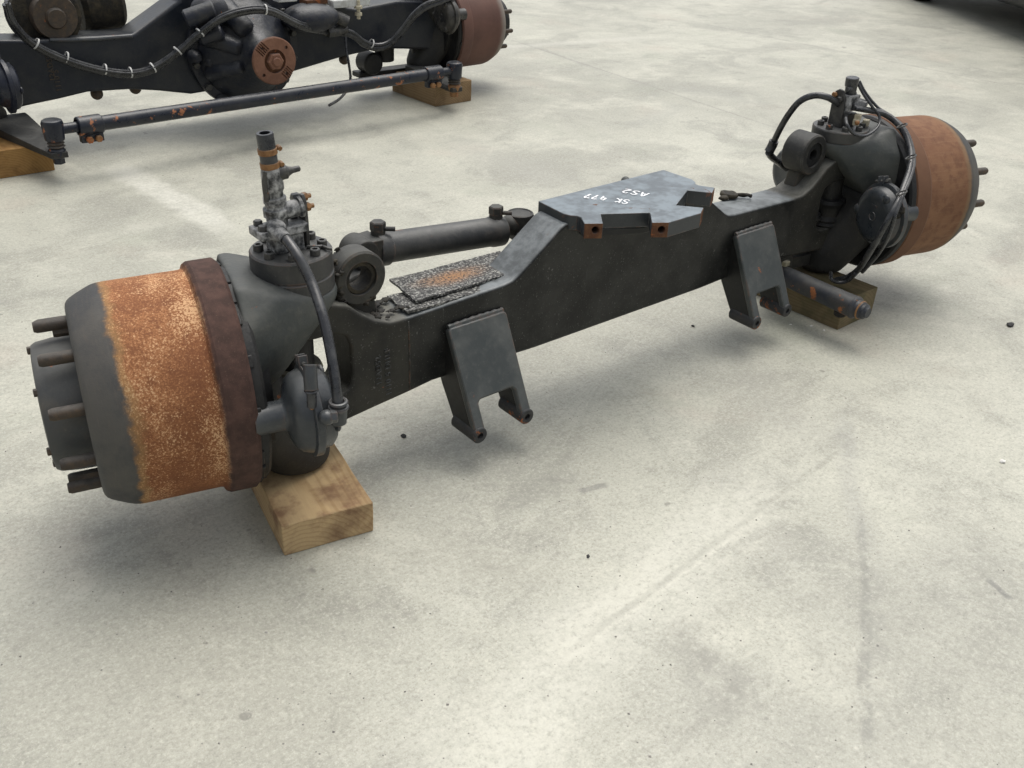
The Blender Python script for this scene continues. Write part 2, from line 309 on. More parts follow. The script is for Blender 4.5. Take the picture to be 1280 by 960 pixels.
# ------------------------------------------------------------------ mesh helpers
def axes(d):
    d = d.normalized(); a = Vector((0, 0, 1)) if abs(d.z) < .9 else Vector((1, 0, 0))
    u = a.cross(d).normalized(); return u, d.cross(u)
class MB:
    def __init__(s): s.bm = bmesh.new()
    def ring(s, c, u, v, r, n, ph=0): return [s.bm.verts.new(c + u*(r*math.cos(2*PI*i/n+ph)) + v*(r*math.sin(2*PI*i/n+ph))) for i in range(n)]
    def skin(s, A, B):
        n = len(A)
        for i in range(n): s.bm.faces.new((A[i], A[(i+1) % n], B[(i+1) % n], B[i]))
    def rev(s, prof, p0, d, n=32, closed=False, ph=0):
        p0 = Vector(p0); d = Vector(d).normalized(); u, v = axes(d); rows = []
        for t, r in prof:
            if r <= 1e-6: rows.append([s.bm.verts.new(p0+d*t)])
            else: rows.append(s.ring(p0+d*t, u, v, r, n, ph))
        pairs = list(zip(rows, rows[1:])) + ([(rows[-1], rows[0])] if closed else [])
        for A, B in pairs:
            if len(A) == 1 and len(B) == 1: continue
            if len(A) == 1:
                for i in range(n): s.bm.faces.new((A[0], B[(i+1) % n], B[i]))
            elif len(B) == 1:
                for i in range(n): s.bm.faces.new((A[i], A[(i+1) % n], B[0]))
            else: s.skin(A, B)
        if not closed:
            if len(rows[0]) > 1: s.bm.faces.new(rows[0][::-1])
            if len(rows[-1]) > 1: s.bm.faces.new(rows[-1])
        return s
    def cyl(s, p0, p1, r0, r1=None, n=24, ch=0):
        p0 = Vector(p0); p1 = Vector(p1); L = (p1-p0).length; r1 = r0 if r1 is None else r1
        pr = [(0, r0), (L, r1)] if not ch else [(0, r0-ch), (ch, r0), (L-ch, r1), (L, r1-ch)]
        return s.rev(pr, p0, p1-p0, n)
    def hexa(s, p0, d, r, h): return s.rev([(0, r), (h*.85, r), (h, r*.86)], p0, d, 6)
    def pipe(s, p0, d, L, ro, ri, n=28, ch=.002):
        return s.rev([(0, ri), (0, ro-ch), (ch, ro), (L-ch, ro), (L, ro-ch), (L, ri)], p0, d, n, closed=True)
    def torus(s, c, d, R, r, n=28, m=8):
        return s.rev([(r*math.sin(2*PI*i/m), R+r*math.cos(2*PI*i/m)) for i in range(m)], c, d, n, closed=True)
    def prism(s, poly, a, b, axis='y', M=None):
        f = {'y': lambda p, t: Vector((p[0], t, p[1])), 'z': lambda p, t: Vector((p[0], p[1], t)), 'x': lambda p, t: Vector((t, p[0], p[1]))}[axis]
        A = [s.bm.verts.new((M @ f(p, a)) if M else f(p, a)) for p in poly]; B = [s.bm.verts.new((M @ f(p, b)) if M else f(p, b)) for p in poly]
        s.skin(A, B); s.bm.faces.new(A[::-1]); s.bm.faces.new(B); return s
    def box(s, c, size, M=None):
        x, y, z = (q/2 for q in size); c = Vector(c); R = M or Matrix.Identity(3)
        vs = [s.bm.verts.new(c + R @ Vector((i*x, j*y, k*z))) for i in (-1, 1) for j in (-1, 1) for k in (-1, 1)]
        for f in ((0, 1, 3, 2), (4, 6, 7, 5), (0, 4, 5, 1), (2, 3, 7, 6), (0, 2, 6, 4), (1, 5, 7, 3)): s.bm.faces.new([vs[i] for i in f])
        return s
    def hull(s, pts):
        vs = [s.bm.verts.new(Vector(p)) for p in pts]
        r = bmesh.ops.convex_hull(s.bm, input=vs, use_existing_faces=False)
        bad = [e for e in r['geom_interior'] if isinstance(e, bmesh.types.BMVert)]
        if bad: bmesh.ops.delete(s.bm, geom=list(set(bad)), context='VERTS')
        return s
    def ball(s, c, r, n=20, m=12, sc=(1, 1, 1)):
        c = Vector(c); rows = []
        top = s.bm.verts.new(c+Vector((0, 0, r*sc[2]))); bot = s.bm.verts.new(c-Vector((0, 0, r*sc[2])))
        for j in range(1, m):
            a = PI*j/m; rows.append([s.bm.verts.new(c+Vector((r*sc[0]*math.sin(a)*math.cos(2*PI*i/n), r*sc[1]*math.sin(a)*math.sin(2*PI*i/n), r*sc[2]*math.cos(a)))) for i in range(n)])
        for i in range(n):
            s.bm.faces.new((top, rows[0][i], rows[0][(i+1) % n])); s.bm.faces.new((bot, rows[-1][(i+1) % n], rows[-1][i]))
        for A, B in zip(rows, rows[1:]):
            for i in range(n): s.bm.faces.new((A[i], B[i], B[(i+1) % n], A[(i+1) % n]))
        return s
    def tube(s, pts, r, n=10, sub=6, rfun=None):
        P = smooth(pts, sub); prev = None; u = None
        for i, p in enumerate(P):
            t = (P[min(i+1, len(P)-1)] - P[max(i-1, 0)]).normalized()
            if u is None: u, v = axes(t)
            else: u = (u - t*u.dot(t)).normalized(); v = t.cross(u)
            rad = rfun(i/(len(P)-1), i)*r if rfun else r
            R = s.ring(p, u, v, rad, n)
            if prev: s.skin(prev, R)
            else: s.bm.faces.new(R[::-1])
            prev = R
        s.bm.faces.new(prev); return s
    def rough(s, amp, freq, seed=0):
        for v in s.bm.verts: v.co += Vector(noise.noise_vector(v.co*freq+Vector((seed, seed, seed))))*amp
        return s
    def xf(s, M):
        bmesh.ops.transform(s.bm, matrix=M, verts=s.bm.verts); return s
    def obj(s, name, mat, parent=None, bevel=0, seg=2, M=None, ang=35, remesh=0):
        bmesh.ops.recalc_face_normals(s.bm, faces=s.bm.faces)
        me = bpy.data.meshes.new(name); s.bm.to_mesh(me); s.bm.free()
        for m in (mat if isinstance(mat, (list, tuple)) else [mat]): me.materials.append(m)
        me.polygons.foreach_set('use_smooth', [True]*len(me.polygons)); me.set_sharp_from_angle(angle=math.radians(ang))
        o = bpy.data.objects.new(name, me); col.objects.link(o)
        if parent is not None: o.parent = parent
        if M is not None: o.matrix_local = M
        if remesh:
            r_ = o.modifiers.new('remesh', 'REMESH'); r_.mode = 'VOXEL'; r_.voxel_size = remesh; r_.use_smooth_shade = True
            sm_ = o.modifiers.new('smooth', 'SMOOTH'); sm_.factor = .5; sm_.iterations = 16
        if bevel:
            b = o.modifiers.new('bevel', 'BEVEL'); b.width = bevel; b.segments = seg; b.limit_method = 'ANGLE'; b.angle_limit = math.radians(32)
        return o
def smooth(pts, sub=6):
    P = [Vector(p) for p in pts]; out = []
    if len(P) < 3 or sub < 2: return P
    E = [P[0]*2-P[1]] + P + [P[-1]*2-P[-2]]
    for i in range(1, len(E)-2):
        a, b, c, d = E[i-1:i+3]
        for k in range(sub):
            t = k/sub; out.append(.5*((2*b)+(c-a)*t+(2*a-5*b+4*c-d)*t*t+(3*b-a-3*c+d)*t**3))
    return out+[P[-1]]
def V(*a): return Vector(a)
def empty(name, loc=(0, 0, 0)):
    o = bpy.data.objects.new(name, None); col.objects.link(o); o.location = loc; o.empty_display_size = .1; return o
def tag(o, label, cat, group=None, kind=None):
    if label: o['label'] = label
    if cat: o['category'] = cat
    if group: o['group'] = group
    if kind: o['kind'] = kind
    return o
def dup(o, M, parent=None):
    c = o.copy(); col.objects.link(c)
    if parent is not None: c.parent = parent
    c.matrix_local = M; return c
def cut(o, cutters):
    for i, c in enumerate(cutters):
        m = o.modifiers.new('b%d' % i, 'BOOLEAN'); m.object = c; m.operation = 'DIFFERENCE'; m.solver = 'EXACT'
    bpy.context.view_layer.update(); dg = bpy.context.evaluated_depsgraph_get()
    me = bpy.data.meshes.new_from_object(o.evaluated_get(dg)); o.modifiers.clear(); o.data = me
    for c in cutters: bpy.data.objects.remove(c)
    return o

# ------------------------------------------------------------------ ground
b = MB(); S = 60
b.bm.faces.new([b.bm.verts.new(p) for p in ((-S, -S, 0), (S, -S, 0), (S, S, 0), (-S, S, 0))])
ground = b.obj('concrete_ground', M_CONC); ground['kind'] = 'structure'; ground['label'] = 'pale worn concrete yard slab with scuffs and tyre streaks'

# ------------------------------------------------------------------ the steering axle
KP, ZC = .8969, .3256                     # king pin x, wheel centre height
axle = empty('steering_axle'); axle.rotation_euler = (0, -math.atan(TX), 0)
tag(axle, 'black steering axle with orange rusty left drum resting on two timber blocks', 'axle')
YF, YB = -.0445, .058                     # front and back of the beam

def mirror_poly(half):                    # half listed for x >= 0 from the bottom centre round to the top centre
    return [(x, z) for x, z in half] + [(-x, z) for x, z in reversed(half)]
half = [(.30, .187), (.50, .195), (.60, .197), (.67, .189), (.75, .182), (.82, .175), (.90, .162), (.955, .158), (.975, .175), (.975, .222), (.955, .238),
        (.835, .238), (.812, .250), (.803, .275), (.803, .350), (.812, .374), (.835, .386), (.955, .390), (.972, .405), (.972, .440), (.95, .456),
        (.865, .458), (.83, .452), (.80, .440), (.773, .414), (.74, .390), (.705, .376), (.66, .374), (.40, .382), (.375, .386), (.360, .394), (.236, .484), (.222, .490), (.05, .492)]
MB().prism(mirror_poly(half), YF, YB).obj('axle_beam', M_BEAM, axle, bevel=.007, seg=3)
# weld beads where the box section meets the cast ends
MB().tube([V(-.662, YF+.0005, .197), V(-.660, YF+.0005, .28), V(-.661, YF+.0005, .366)], .0022, 8, 12, lambda t, i: 1+.3*math.sin(i*2.1)).obj('weld_seam', M_BEAM, axle)
# cast lettering on the left neck, read upwards
def lettering(txt, size, M, mat, parent, name, depth=.0012):
    cu = bpy.data.curves.new(name, 'FONT'); cu.body = txt; cu.size = size; cu.extrude = depth; cu.bevel_depth = .0004; cu.space_character = 1.15
    t = bpy.data.objects.new(name, cu); col.objects.link(t); bpy.context.view_layer.update()
    me = bpy.data.meshes.new_from_object(t.evaluated_get(bpy.context.evaluated_depsgraph_get())); bpy.data.objects.remove(t)
    me.materials.clear(); me.materials.append(mat); o = bpy.data.objects.new(name, me); col.objects.link(o); o.parent = parent; o.matrix_local = M; return o
up = Matrix(((0, -1, 0), (0, 0, -1), (1, 0, 0))).to_4x4()      # text x -> +Z, text y -> -X, normal -> -Y
for txt, u0, v0, sz in (('12AD52', 478, 480, .0185), ('1110 5 DI1LF', 490, 493, .0185)):
    q = pix(u0, v0, y=YF); lettering(txt, sz, Matrix.Translation(V(q.x, YF, q.z)) @ up, M_BEAM, axle, 'cast_lettering')

# saddle plate with V arms
pl = [(-.215, .066), (-.220, -.030), (-.213, -.048), (-.202, -.058), (-.201, -.070), (-.222, -.105), (-.186, -.128), (-.148, -.080), (-.044, -.138), (-.088, -.187), (-.055, -.208)]
poly = pl + [(-x, y) for x, y in reversed(pl)]
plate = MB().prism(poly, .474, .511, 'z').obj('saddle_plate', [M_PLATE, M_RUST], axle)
nl_ = V(-.551, -.834, 0)
cuts = []; tabs = []
for sx in (-1, 1):
    n2 = V(sx*.551, -.834, 0)
    for c in (V(sx*.204, -.1165, .4925), V(sx*.0715, -.1975, .4925)):
        c0 = c + n2*.02; cuts.append(MB().cyl(c0, c - n2*.05, .0085, n=20).obj('cutter', M_RUST)); tabs.append((c, n2))
cut(plate, cuts)
for f in plate.data.polygons:
    for c, n2 in tabs:
        if (f.center-c).length < .035 and (f.normal.dot(n2) > .9 or (f.area < .0001 and (f.center-c).length < .05 and abs(f.normal.dot(n2)) < .1 and (f.center-(c-n2*.025)).length < .03)): f.material_index = 1
plate.data.set_sharp_from_angle(angle=math.radians(30))
bv = plate.modifiers.new('bevel', 'BEVEL'); bv.width = .0018; bv.segments = 2; bv.limit_method = 'ANGLE'; bv.angle_limit = math.radians(50)
# fillet web below the plate (front of the beam, hidden in the shade)
MB().prism([(-.19, -.03), (-.16, -.075), (-.05, -.13), (.05, -.13), (.16, -.075), (.19, -.03)], .455, .475, 'z').obj('plate_rib', M_PAINT, axle, bevel=.004)
# hand-written marker strokes, upside down as one sees them from the beam's front
GL = {'S': [[(.9, .85), (.6, 1), (.25, .9), (.15, .68), (.5, .52), (.8, .35), (.7, .1), (.35, 0), (.05, .12)]], 'K': [[(.1, 1), (.08, 0)], [(.8, .98), (.12, .45), (.85, .02)]],
      '4': [[(.3, 1), (.08, .42), (.85, .45)], [(.68, .85), (.6, 0)]], '7': [[(.05, .95), (.85, .98), (.35, 0)], [(.2, .5), (.75, .52)]], 'A': [[(.02, 0), (.5, 1), (.9, 0)], [(.22, .36), (.78, .38)]],
      '2': [[(.1, .8), (.4, 1), (.75, .85), (.65, .5), (.08, .03), (.9, .05)]]}
def write(txt, p0, p1, h):
    p0 = V(*p0); p1 = V(*p1); d = (p1-p0); adv = d.length/len(txt); d.normalize(); upv = V(d.y*-1, d.x, 0)   # reader's 'up' lies to the left of the writing direction
    for i, ch in enumerate(txt):
        if ch == ' ': continue
        g_ = MB()
        for st in GL[ch]:
            P = smooth([V(q.x, q.y, .5122) for q in (p0 + d*(adv*(i+x*.82)) + upv*(h*(y-.5)) for x, y in st)], 4)
            L = []
            for k, a in enumerate(P):
                t = (P[min(k+1, len(P)-1)]-P[max(k-1, 0)]).normalized(); nn = V(-t.y, t.x, 0)*.0021*(1+.35*noise.noise(a*300))
                L.append([g_.bm.verts.new(q) for q in (a+nn, a-nn, a-nn-V(0, 0, .0008), a+nn-V(0, 0, .0008))])
            for A, B in zip(L, L[1:]): g_.skin(A, B)
            g_.bm.faces.new(L[0]); g_.bm.faces.new(L[-1][::-1])
        g_.obj('marker_letter', M_CHALK, plate)
write('SK 477', (-.040, -.062, 0), (-.098, .034, 0), .029)
write('AS2', (.034, -.052, 0), (.006, .010, 0), .029)
# small stub sticking out behind the plate, elbow behind the right shoulder
MB().cyl((.15, .055, .44), (.185, .17, .455), .011, n=12).ball((.185, .17, .455), .013, 12, 8).obj('pipe_stub', M_KNUCKLE, axle)
m = MB().torus((.50, .062, .388), (0.1, 0, 1), .020, .007, 16, 8).ball((.50, .062, .388), .015, 12, 8, (1.2, 1.2, .5)).ball((.47, .055, .386), .012, 10, 8, (1.5, 1, .6)).tube([(.515, .05, .388), (.535, .032, .388), (.55, .022, .386)], .0055, 8); m.rough(.003, 90, 2); m.obj('hose_clip', M_GREASE, axle, ang=60)

# two link brackets
def link_bracket(cx):
    s0, s1 = V(0, -.0570, .325), V(0, -.167, .096); t = (s1-s0); L = t.length; t.normalize(); nrm = V(0, t.z, -t.y)   # nrm points forward/up
    if nrm.y > 0: nrm = -nrm
    Mx = Matrix(((1, 0, 0, cx), (0, t.y, nrm.y, s0.y), (0, t.z, nrm.z, s0.z), (0, 0, 0, 1)))
    out = [(-.081, .006), (-.075, 0), (.075, 0), (.081, .006), (.081, L-.010), (.053, L-.010), (.053, .182), (.046, .174), (-.046, .174), (-.053, .182), (-.053, L-.010), (-.081, L-.010)]
    m = MB()
    A = [m.bm.verts.new(Mx @ V(x, y, -.016)) for x, y in out]; B = [m.bm.verts.new(Mx @ V(x, y, .002)) for x, y in out]
    m.skin(A, B); m.bm.faces.new(A[::-1]); m.bm.faces.new(B)
    br = m.obj('link_bracket', M_CHAMBER2, axle, bevel=.004)
    for sx in (-1, 1):
        MB().prism([(-.030, .318), (-.056, .316), (-.162, .100), (-.157, .082), (-.088, .082), (-.028, .176), (-.020, .196), (-.030, .21)], cx+sx*.0690-.0105, cx+sx*.0690+.0105, 'x').obj('cheek_plate', M_PAINT, br, bevel=.003)
        q = cx+sx*.0685
        MB().pipe((q, -.166, .096), (0, 1, 0), .088, .0195, .0080, 24).obj('bushing_tube', M_TUBE, br)
        MB().cyl((q, -.120, .096), (q, -.100, .096), .0078, n=16).obj('bore_plug', M_DARK, br)  # dark disc closing the bore partway
    # weld along the top of the plate
    MB().tube([(cx-.076, -.050, .324), (cx, -.050, .3255), (cx+.076, -.050, .324)], .006, 8, 12, lambda t, i: 1+.2*math.sin(i*1.9)).obj('weld_seam', M_CHAMBER2, br)
M_CHAMBER2 = metal('bracket_paint', (.048, .055, .055), (.095, .100, .096), .8, .05, .36, .2, dscale=11, edge=.8)
M_TUBE = metal('bushing_paint', (.026, .028, .030), (.07, .06, .05), .5, .26, .5, .3, dscale=20)
link_bracket(-.4855); link_bracket(.4855)

# eye lugs on the beam shoulders
for sx in (-1, 1):
    cx, cz = sx*.7565, .4804
    dp = .052 if sx < 0 else .075
    e = MB().pipe((cx, -.022, cz), (0, 1, 0), dp, .0585, .036, 40, .004).obj('eye_lug', M_CAST, axle)
    MB().pipe((cx, -.017, cz), (0, 1, 0), dp-.009, .0365, .0265 if sx < 0 else .0165, 32, .003).obj('bushing', M_GREASE if sx < 0 else M_DARK, e)
    if sx > 0: MB().cyl((cx, .02, cz), (cx, .035, cz), .0168, n=20).obj('plug', M_DARK, e)
    MB().hull([(cx+dx, y, z) for dx, z in ((-.020, .428), (.026, .432), (-.032, .388), (.050, .404), (-.032, .37), (.05, .37)) for y in (.004, dp-.030)]).obj('lug_foot', M_CAST, e, bevel=.006)
random.seed(3); m = MB()
for i in range(150):
    a = random.gauss(-1.75, .55) if i < 110 else random.uniform(2.4, 3.4); r = random.uniform(.050, .061)
    m.ball((-.7565+r*math.sin(a), random.uniform(-.021, .026), .4804+r*math.cos(a)), random.uniform(.003, .0085), 7, 5, (1, 1, .8))
for i in range(60): m.ball((-.735+random.gauss(0, .035), random.uniform(-.036, .045), .384+random.uniform(-.002, .002)), random.uniform(.003, .008), 7, 5, (1.5, 1.5, .5))
m.rough(.004, 150); cr = m.obj('grease_crust', M_GREASE, axle, ang=180); cr['kind'] = 'stuff'
# ------------------------------------------------------------------ wheel ends (local frame: +x outboard from the king pin, z up; fy = local sign of the axle's front)
def circ(o, r, z0, n=28, a0=0, a1=2*PI): return [(o, r*math.cos(a0+(a1-a0)*i/n), z0+r*math.sin(a0+(a1-a0)*i/n)) for i in range(n+1)]
def flat(o, y, z, r, n=28): return [(o+r*math.cos(2*PI*i/n), y+r*math.sin(2*PI*i/n), z) for i in range(n)]
def wheel_end(root, M, fy, drum_m, capz, bottom, knuckle_m=None, nscrew=8, two_layer=True, stretch=1., hub_m=None, studs=10, phase=.16, bpr=.219):
    km = knuckle_m or M_KNUCKLE
    X = lambda a: (a-1.036)*stretch+.1391
    prof = [(X(1.030), .205), (X(1.030), .2255), (X(1.036), .2317), (X(1.083), .2310), (X(1.090), .2270), (X(1.094), .2180), (X(1.100), .2165), (X(1.240), .2151),
            (X(1.251), .2142), (X(1.261), .2118), (X(1.271), .2078), (X(1.288), .1998), (X(1.299), .1940), (X(1.305), .1895), (X(1.309), .1835), (X(1.3105), .177), (X(1.3105), .135), (X(1.305), .12), (X(1.29), .10), (X(1.10), .10), (X(1.10), .195), (X(1.030), .205)]
    drum = MB().rev(prof, (0, 0, ZC), (1, 0, 0), 96).obj('brake_drum', drum_m, root, M=M, ang=28)
    # notched edge of the backing plate peeping out behind the flange
    m = MB(); m.rev([(.112, .03), (.112, bpr-.006), (.118, bpr), (.1335, bpr), (.135, bpr-.006), (.135, .03)], (0, 0, ZC), (1, 0, 0), 72)
    bp = m.obj('backing_plate', M_DARK, root, M=M)
    for i in range(17):
        a = 2*PI*i/17+.1+.13*math.sin(i*7.3)
        c = V(.131, .2185*math.cos(a), ZC+.2185*math.sin(a)); R = Matrix.Rotation(a+.06*math.sin(i*3.7), 3, 'X')
        MB().box(c, (.010+.004*math.sin(i*2.3), .008, .040+.018*math.sin(i*5.1)), R).obj('edge_clip', M_DARK, bp, bevel=.002)
    hub = MB().rev([(X(1.30), .128), (X(1.345), .126), (X(1.372), .1225), (X(1.380), .118), (X(1.382), .108), (X(1.374), .100), (X(1.374), 0)], (0, 0, ZC), (1, 0, 0), 64).obj('wheel_hub', hub_m or M_HUB, root, M=M)
    for i in range(6):
        a = 2*PI*i/6+.35+phase
        MB().hexa((X(1.379), .111*math.cos(a), ZC+.111*math.sin(a)), (1, 0, 0), .0075, .008).obj('hub_bolt', M_STUD, hub)
    for i in range(studs):
        a = 2*PI*i/studs+phase; y, z = .158*math.cos(a), ZC+.158*math.sin(a)
        m = MB().rev([(X(1.305), .0115), (X(1.362), .0115), (X(1.368), .009)], (0, y, z), (1, 0, 0), 16)
        st = m.obj('wheel_stud', M_STUD, drum)
        if i % 2 == 0: MB().hexa((X(1.308), y*.905, ZC+(z-ZC)*.905), (1, 0, 0), .010, .030).obj('stud_nut', M_STUD, st)
    # knuckle: upper arm from the cap seat to the spindle face, lower arm to the foot
    seat = capz-(.078 if two_layer else .0335)
    up_ = flat(0, 0, seat, .083, 20) + flat(0, 0, seat-.02, .086, 20)
    for q in (-1, 1): up_ += [(-.045, q*.074, seat-.034), (.064, q*.104, .352), (.125, q*.112, .318), (.128, q*.158, .40), (.128, q*.152, .480), (.112, q*.090, .548), (.128, q*.090, .546), (.06, q*.128, .445), (.05, q*.100, .52)]
    kn = MB().hull(up_).obj('steering_knuckle', km, root, M=M, remesh=.0055)
    lo = flat(.028, 0, bottom+.003, .066) + flat(.028, 0, bottom+.016, .074) + flat(.026, 0, .165, .076) + circ(.095, .12, ZC-.03, 24, PI, 2*PI) + circ(.123, .14, ZC-.03, 24, PI, 2*PI) + [(.065, .085, .345), (.065, -.085, .345), (.12, .12, .36), (.12, -.12, .36)]
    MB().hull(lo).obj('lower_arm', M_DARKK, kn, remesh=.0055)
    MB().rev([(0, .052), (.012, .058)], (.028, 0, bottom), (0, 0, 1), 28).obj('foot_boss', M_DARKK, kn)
    MB().rev([(.09, .155), (.126, .160)], (0, 0, ZC), (1, 0, 0), 48).obj('spindle_flange', M_DARK, kn)
    MB().cyl((.012, 0, .13), (.004, 0, capz-.07), .036, n=28).obj('king_pin', M_DARK, kn)
    MB().rev([(0, .05), (.008, .054), (.016, .047), (.022, .053), (.030, .048), (.034, .044), (.060, .044), (.075, .054), (.085, .05)], (.009, 0, .236), (0, 0, 1), 28).obj('dust_seal', M_TAN if fy > 0 else M_DARK, kn)
    # cap
    cp = MB().rev([(0, .080), (.002, .0815), (.030, .0815), (.033, .0795)] if not two_layer else [(0, .0785), (.002, .080), (.030, .080), (.0325, .0775), (.0345, .0775), (.036, .0795), (.074, .0788), (.0775, .076)], (0, 0, capz-(.0775 if two_layer else .033)), (0, 0, 1), 56).obj('kingpin_cap', M_CAPM, kn, ang=30)
    for i in range(nscrew):
        a = 2*PI*i/nscrew+.2+phase; c = V(.060*math.cos(a), .060*math.sin(a), capz-.001)
        m = MB().rev([(0, .0098), (.0125, .0098), (.014, .0085), (.014, .0052), (.007, .0052), (.007, 0)], c, (0, 0, 1), 18); m.obj('cap_screw', M_BOLT, kn)
    return drum, kn
M_DARKK = metal('dark_cast', (.020, .020, .019), (.06, .055, .045), .6, .02, .6, .5)  # darker casting paint for lower arms and rear knuckles
M_CAPM = metal('cap_steel', (.030, .031, .031), (.075, .072, .064), .7, .03, .42, .4, dscale=18, spec=.5, edge=.6)

def chamber(root, M, fy, yf=.205, z=.335, detail=True, o1=.036, mat=None, r=.0825):
    """wedge-brake air chamber: tube out of the backing plate, cone, clamp band, dished cover facing inboard"""
    y = fy*yf; d = V(-1, 0, 0); mat = mat or M_CHAMBER
    c = MB().rev([(-.105, .029), (-.052, .029), (-.046, .034), (-.041, .052), (-.035, .066), (-.025, .075), (-.012, .080), (-.003, r), (.003, r), (.007, r*.95), (.027, r*.91), (.036, r*.80), (.0395, r*.62), (.038, r*.56), (.0375, 0)], (o1, y, z), d, 56).obj('brake_chamber', mat, root, M=M, ang=40)
    band = MB().rev([(-.010, r*.97), (-.007, r+.006), (.007, r+.006), (.010, r*.97)], (o1, y, z), d, 56); band = band.obj('clamp_band', mat, c)
    a = 1.9 if fy > 0 else 1.25
    q = V(o1, y+(r+.007)*math.cos(a), z+(r+.007)*math.sin(a)); tg = V(0, -math.sin(a), math.cos(a))
    if detail:
        # clamp ears and bolt
        for k in (-1, 1): MB().box(q+tg*(.010*k)+V(0, .0, .004), (.018, .006, .024), Matrix.Rotation(a, 3, 'X') @ Matrix.Rotation(PI/2, 3, 'X')).obj('clamp_ear', mat, band if False else c, bevel=.001)
        MB().cyl(q-tg*.028, q+tg*.028, .0048, n=12).hexa(q+tg*.018, tg, .009, .009).obj('clamp_bolt', M_BOLT, c)
        # raised marks on the dished cover
        m = MB().torus((o1-.0380, y, z), d, .012, .0016, 20, 6).box((o1-.0382, y, z+.032), (.002, .024, .006))
        m.obj('cover_mark', mat, c)
        for aa in (PI*.5+PI/3*k*2 for k in range(3)):
            p = V(o1-.034, y+r*.80*math.cos(aa+.5), z+r*.80*math.sin(aa+.5)); MB().ball(p, .014, 14, 8, (.5, 1, 1)).obj('cover_dimple', mat, c)
    return c

SL, SR = -.2366, -.3032
ML = Matrix.Translation((-KP, 0, 0)) @ Matrix.Rotation(SL+PI, 4, 'Z')
MR = Matrix.Translation((KP, 0, 0)) @ Matrix.Rotation(SR, 4, 'Z')
BOT = .085
drumL, kL = wheel_end(axle, ML, 1, M_DRUM_L, .5735, BOT, phase=.42)
drumR, kR = wheel_end(axle, MR, -1, M_DRUM_R, .5396, BOT, two_layer=False, phase=.1, bpr=.2305)
drumL['label'] = 'bright orange rusty brake drum with grey outer band'; drumR['label'] = 'evenly brown rusty brake drum'
chL = chamber(axle, ML, 1); chR = chamber(axle, MR, -1, r=.089, yf=.21)
chamber(axle, ML, -1, detail=False); chamber(axle, MR, 1, detail=False, yf=.20, o1=.02)

def at_w(M, o, y, z): return M @ V(o, y, z)

# left chamber: breather hose stub, elbow and rubber hose up to the valve
q = pix(386, 490, y=at_w(ML, .03, .29, .4).y)
MB().tube([pix(391, 455, y=-.245), pix(391, 470, y=-.252), pix(392, 486, y=-.258)], .0125, 12, 5).obj('breather_sleeve', M_CHAMBER, axle)
MB().tube([pix(392, 486, y=-.258), pix(392.5, 497, y=-.26), pix(392.5, 507, y=-.26)], .009, 12, 4).torus(pix(392, 487, y=-.258), (0, 0, 1), .010, .003, 16, 6).obj('breather_nozzle', M_HOSE, axle)
MB().ball(pix(392.5, 508.5, y=-.262), .0045, 10, 6).obj('breather_tip', M_BRASS, axle)
yy = -.275
el = MB().cyl(pix(425, 528, y=yy), pix(426, 506, y=yy), .0155, n=18, ch=.002).cyl(pix(402, 522, y=yy+.01), pix(424, 520, y=yy), .0105, n=14).ball(pix(411, 521, y=yy-.008), .0145, 16, 10)
el.torus(pix(425.5, 508, y=yy), (0, 0, 1), .0155, .004, 20, 8).torus(pix(425.5, 502, y=yy), (0, 0, 1), .014, .004, 20, 8).hexa(pix(416, 520, y=yy-.012), (1, -.4, 0), .012, .012)
el.obj('hose_elbow', M_ALU2 if False else M_CHAMBER, axle)
HL = pixpath([(352, 288, -.03), (362, 298, -.06), (377, 320, -.10), (393, 352, -.135), (406, 390, -.185), (415, 430, -.225), (421, 468, -.255), (425.5, 505, -.275)])
MB().tube(HL, .0098, 12, 8).obj('air_hose', M_HOSE, axle)

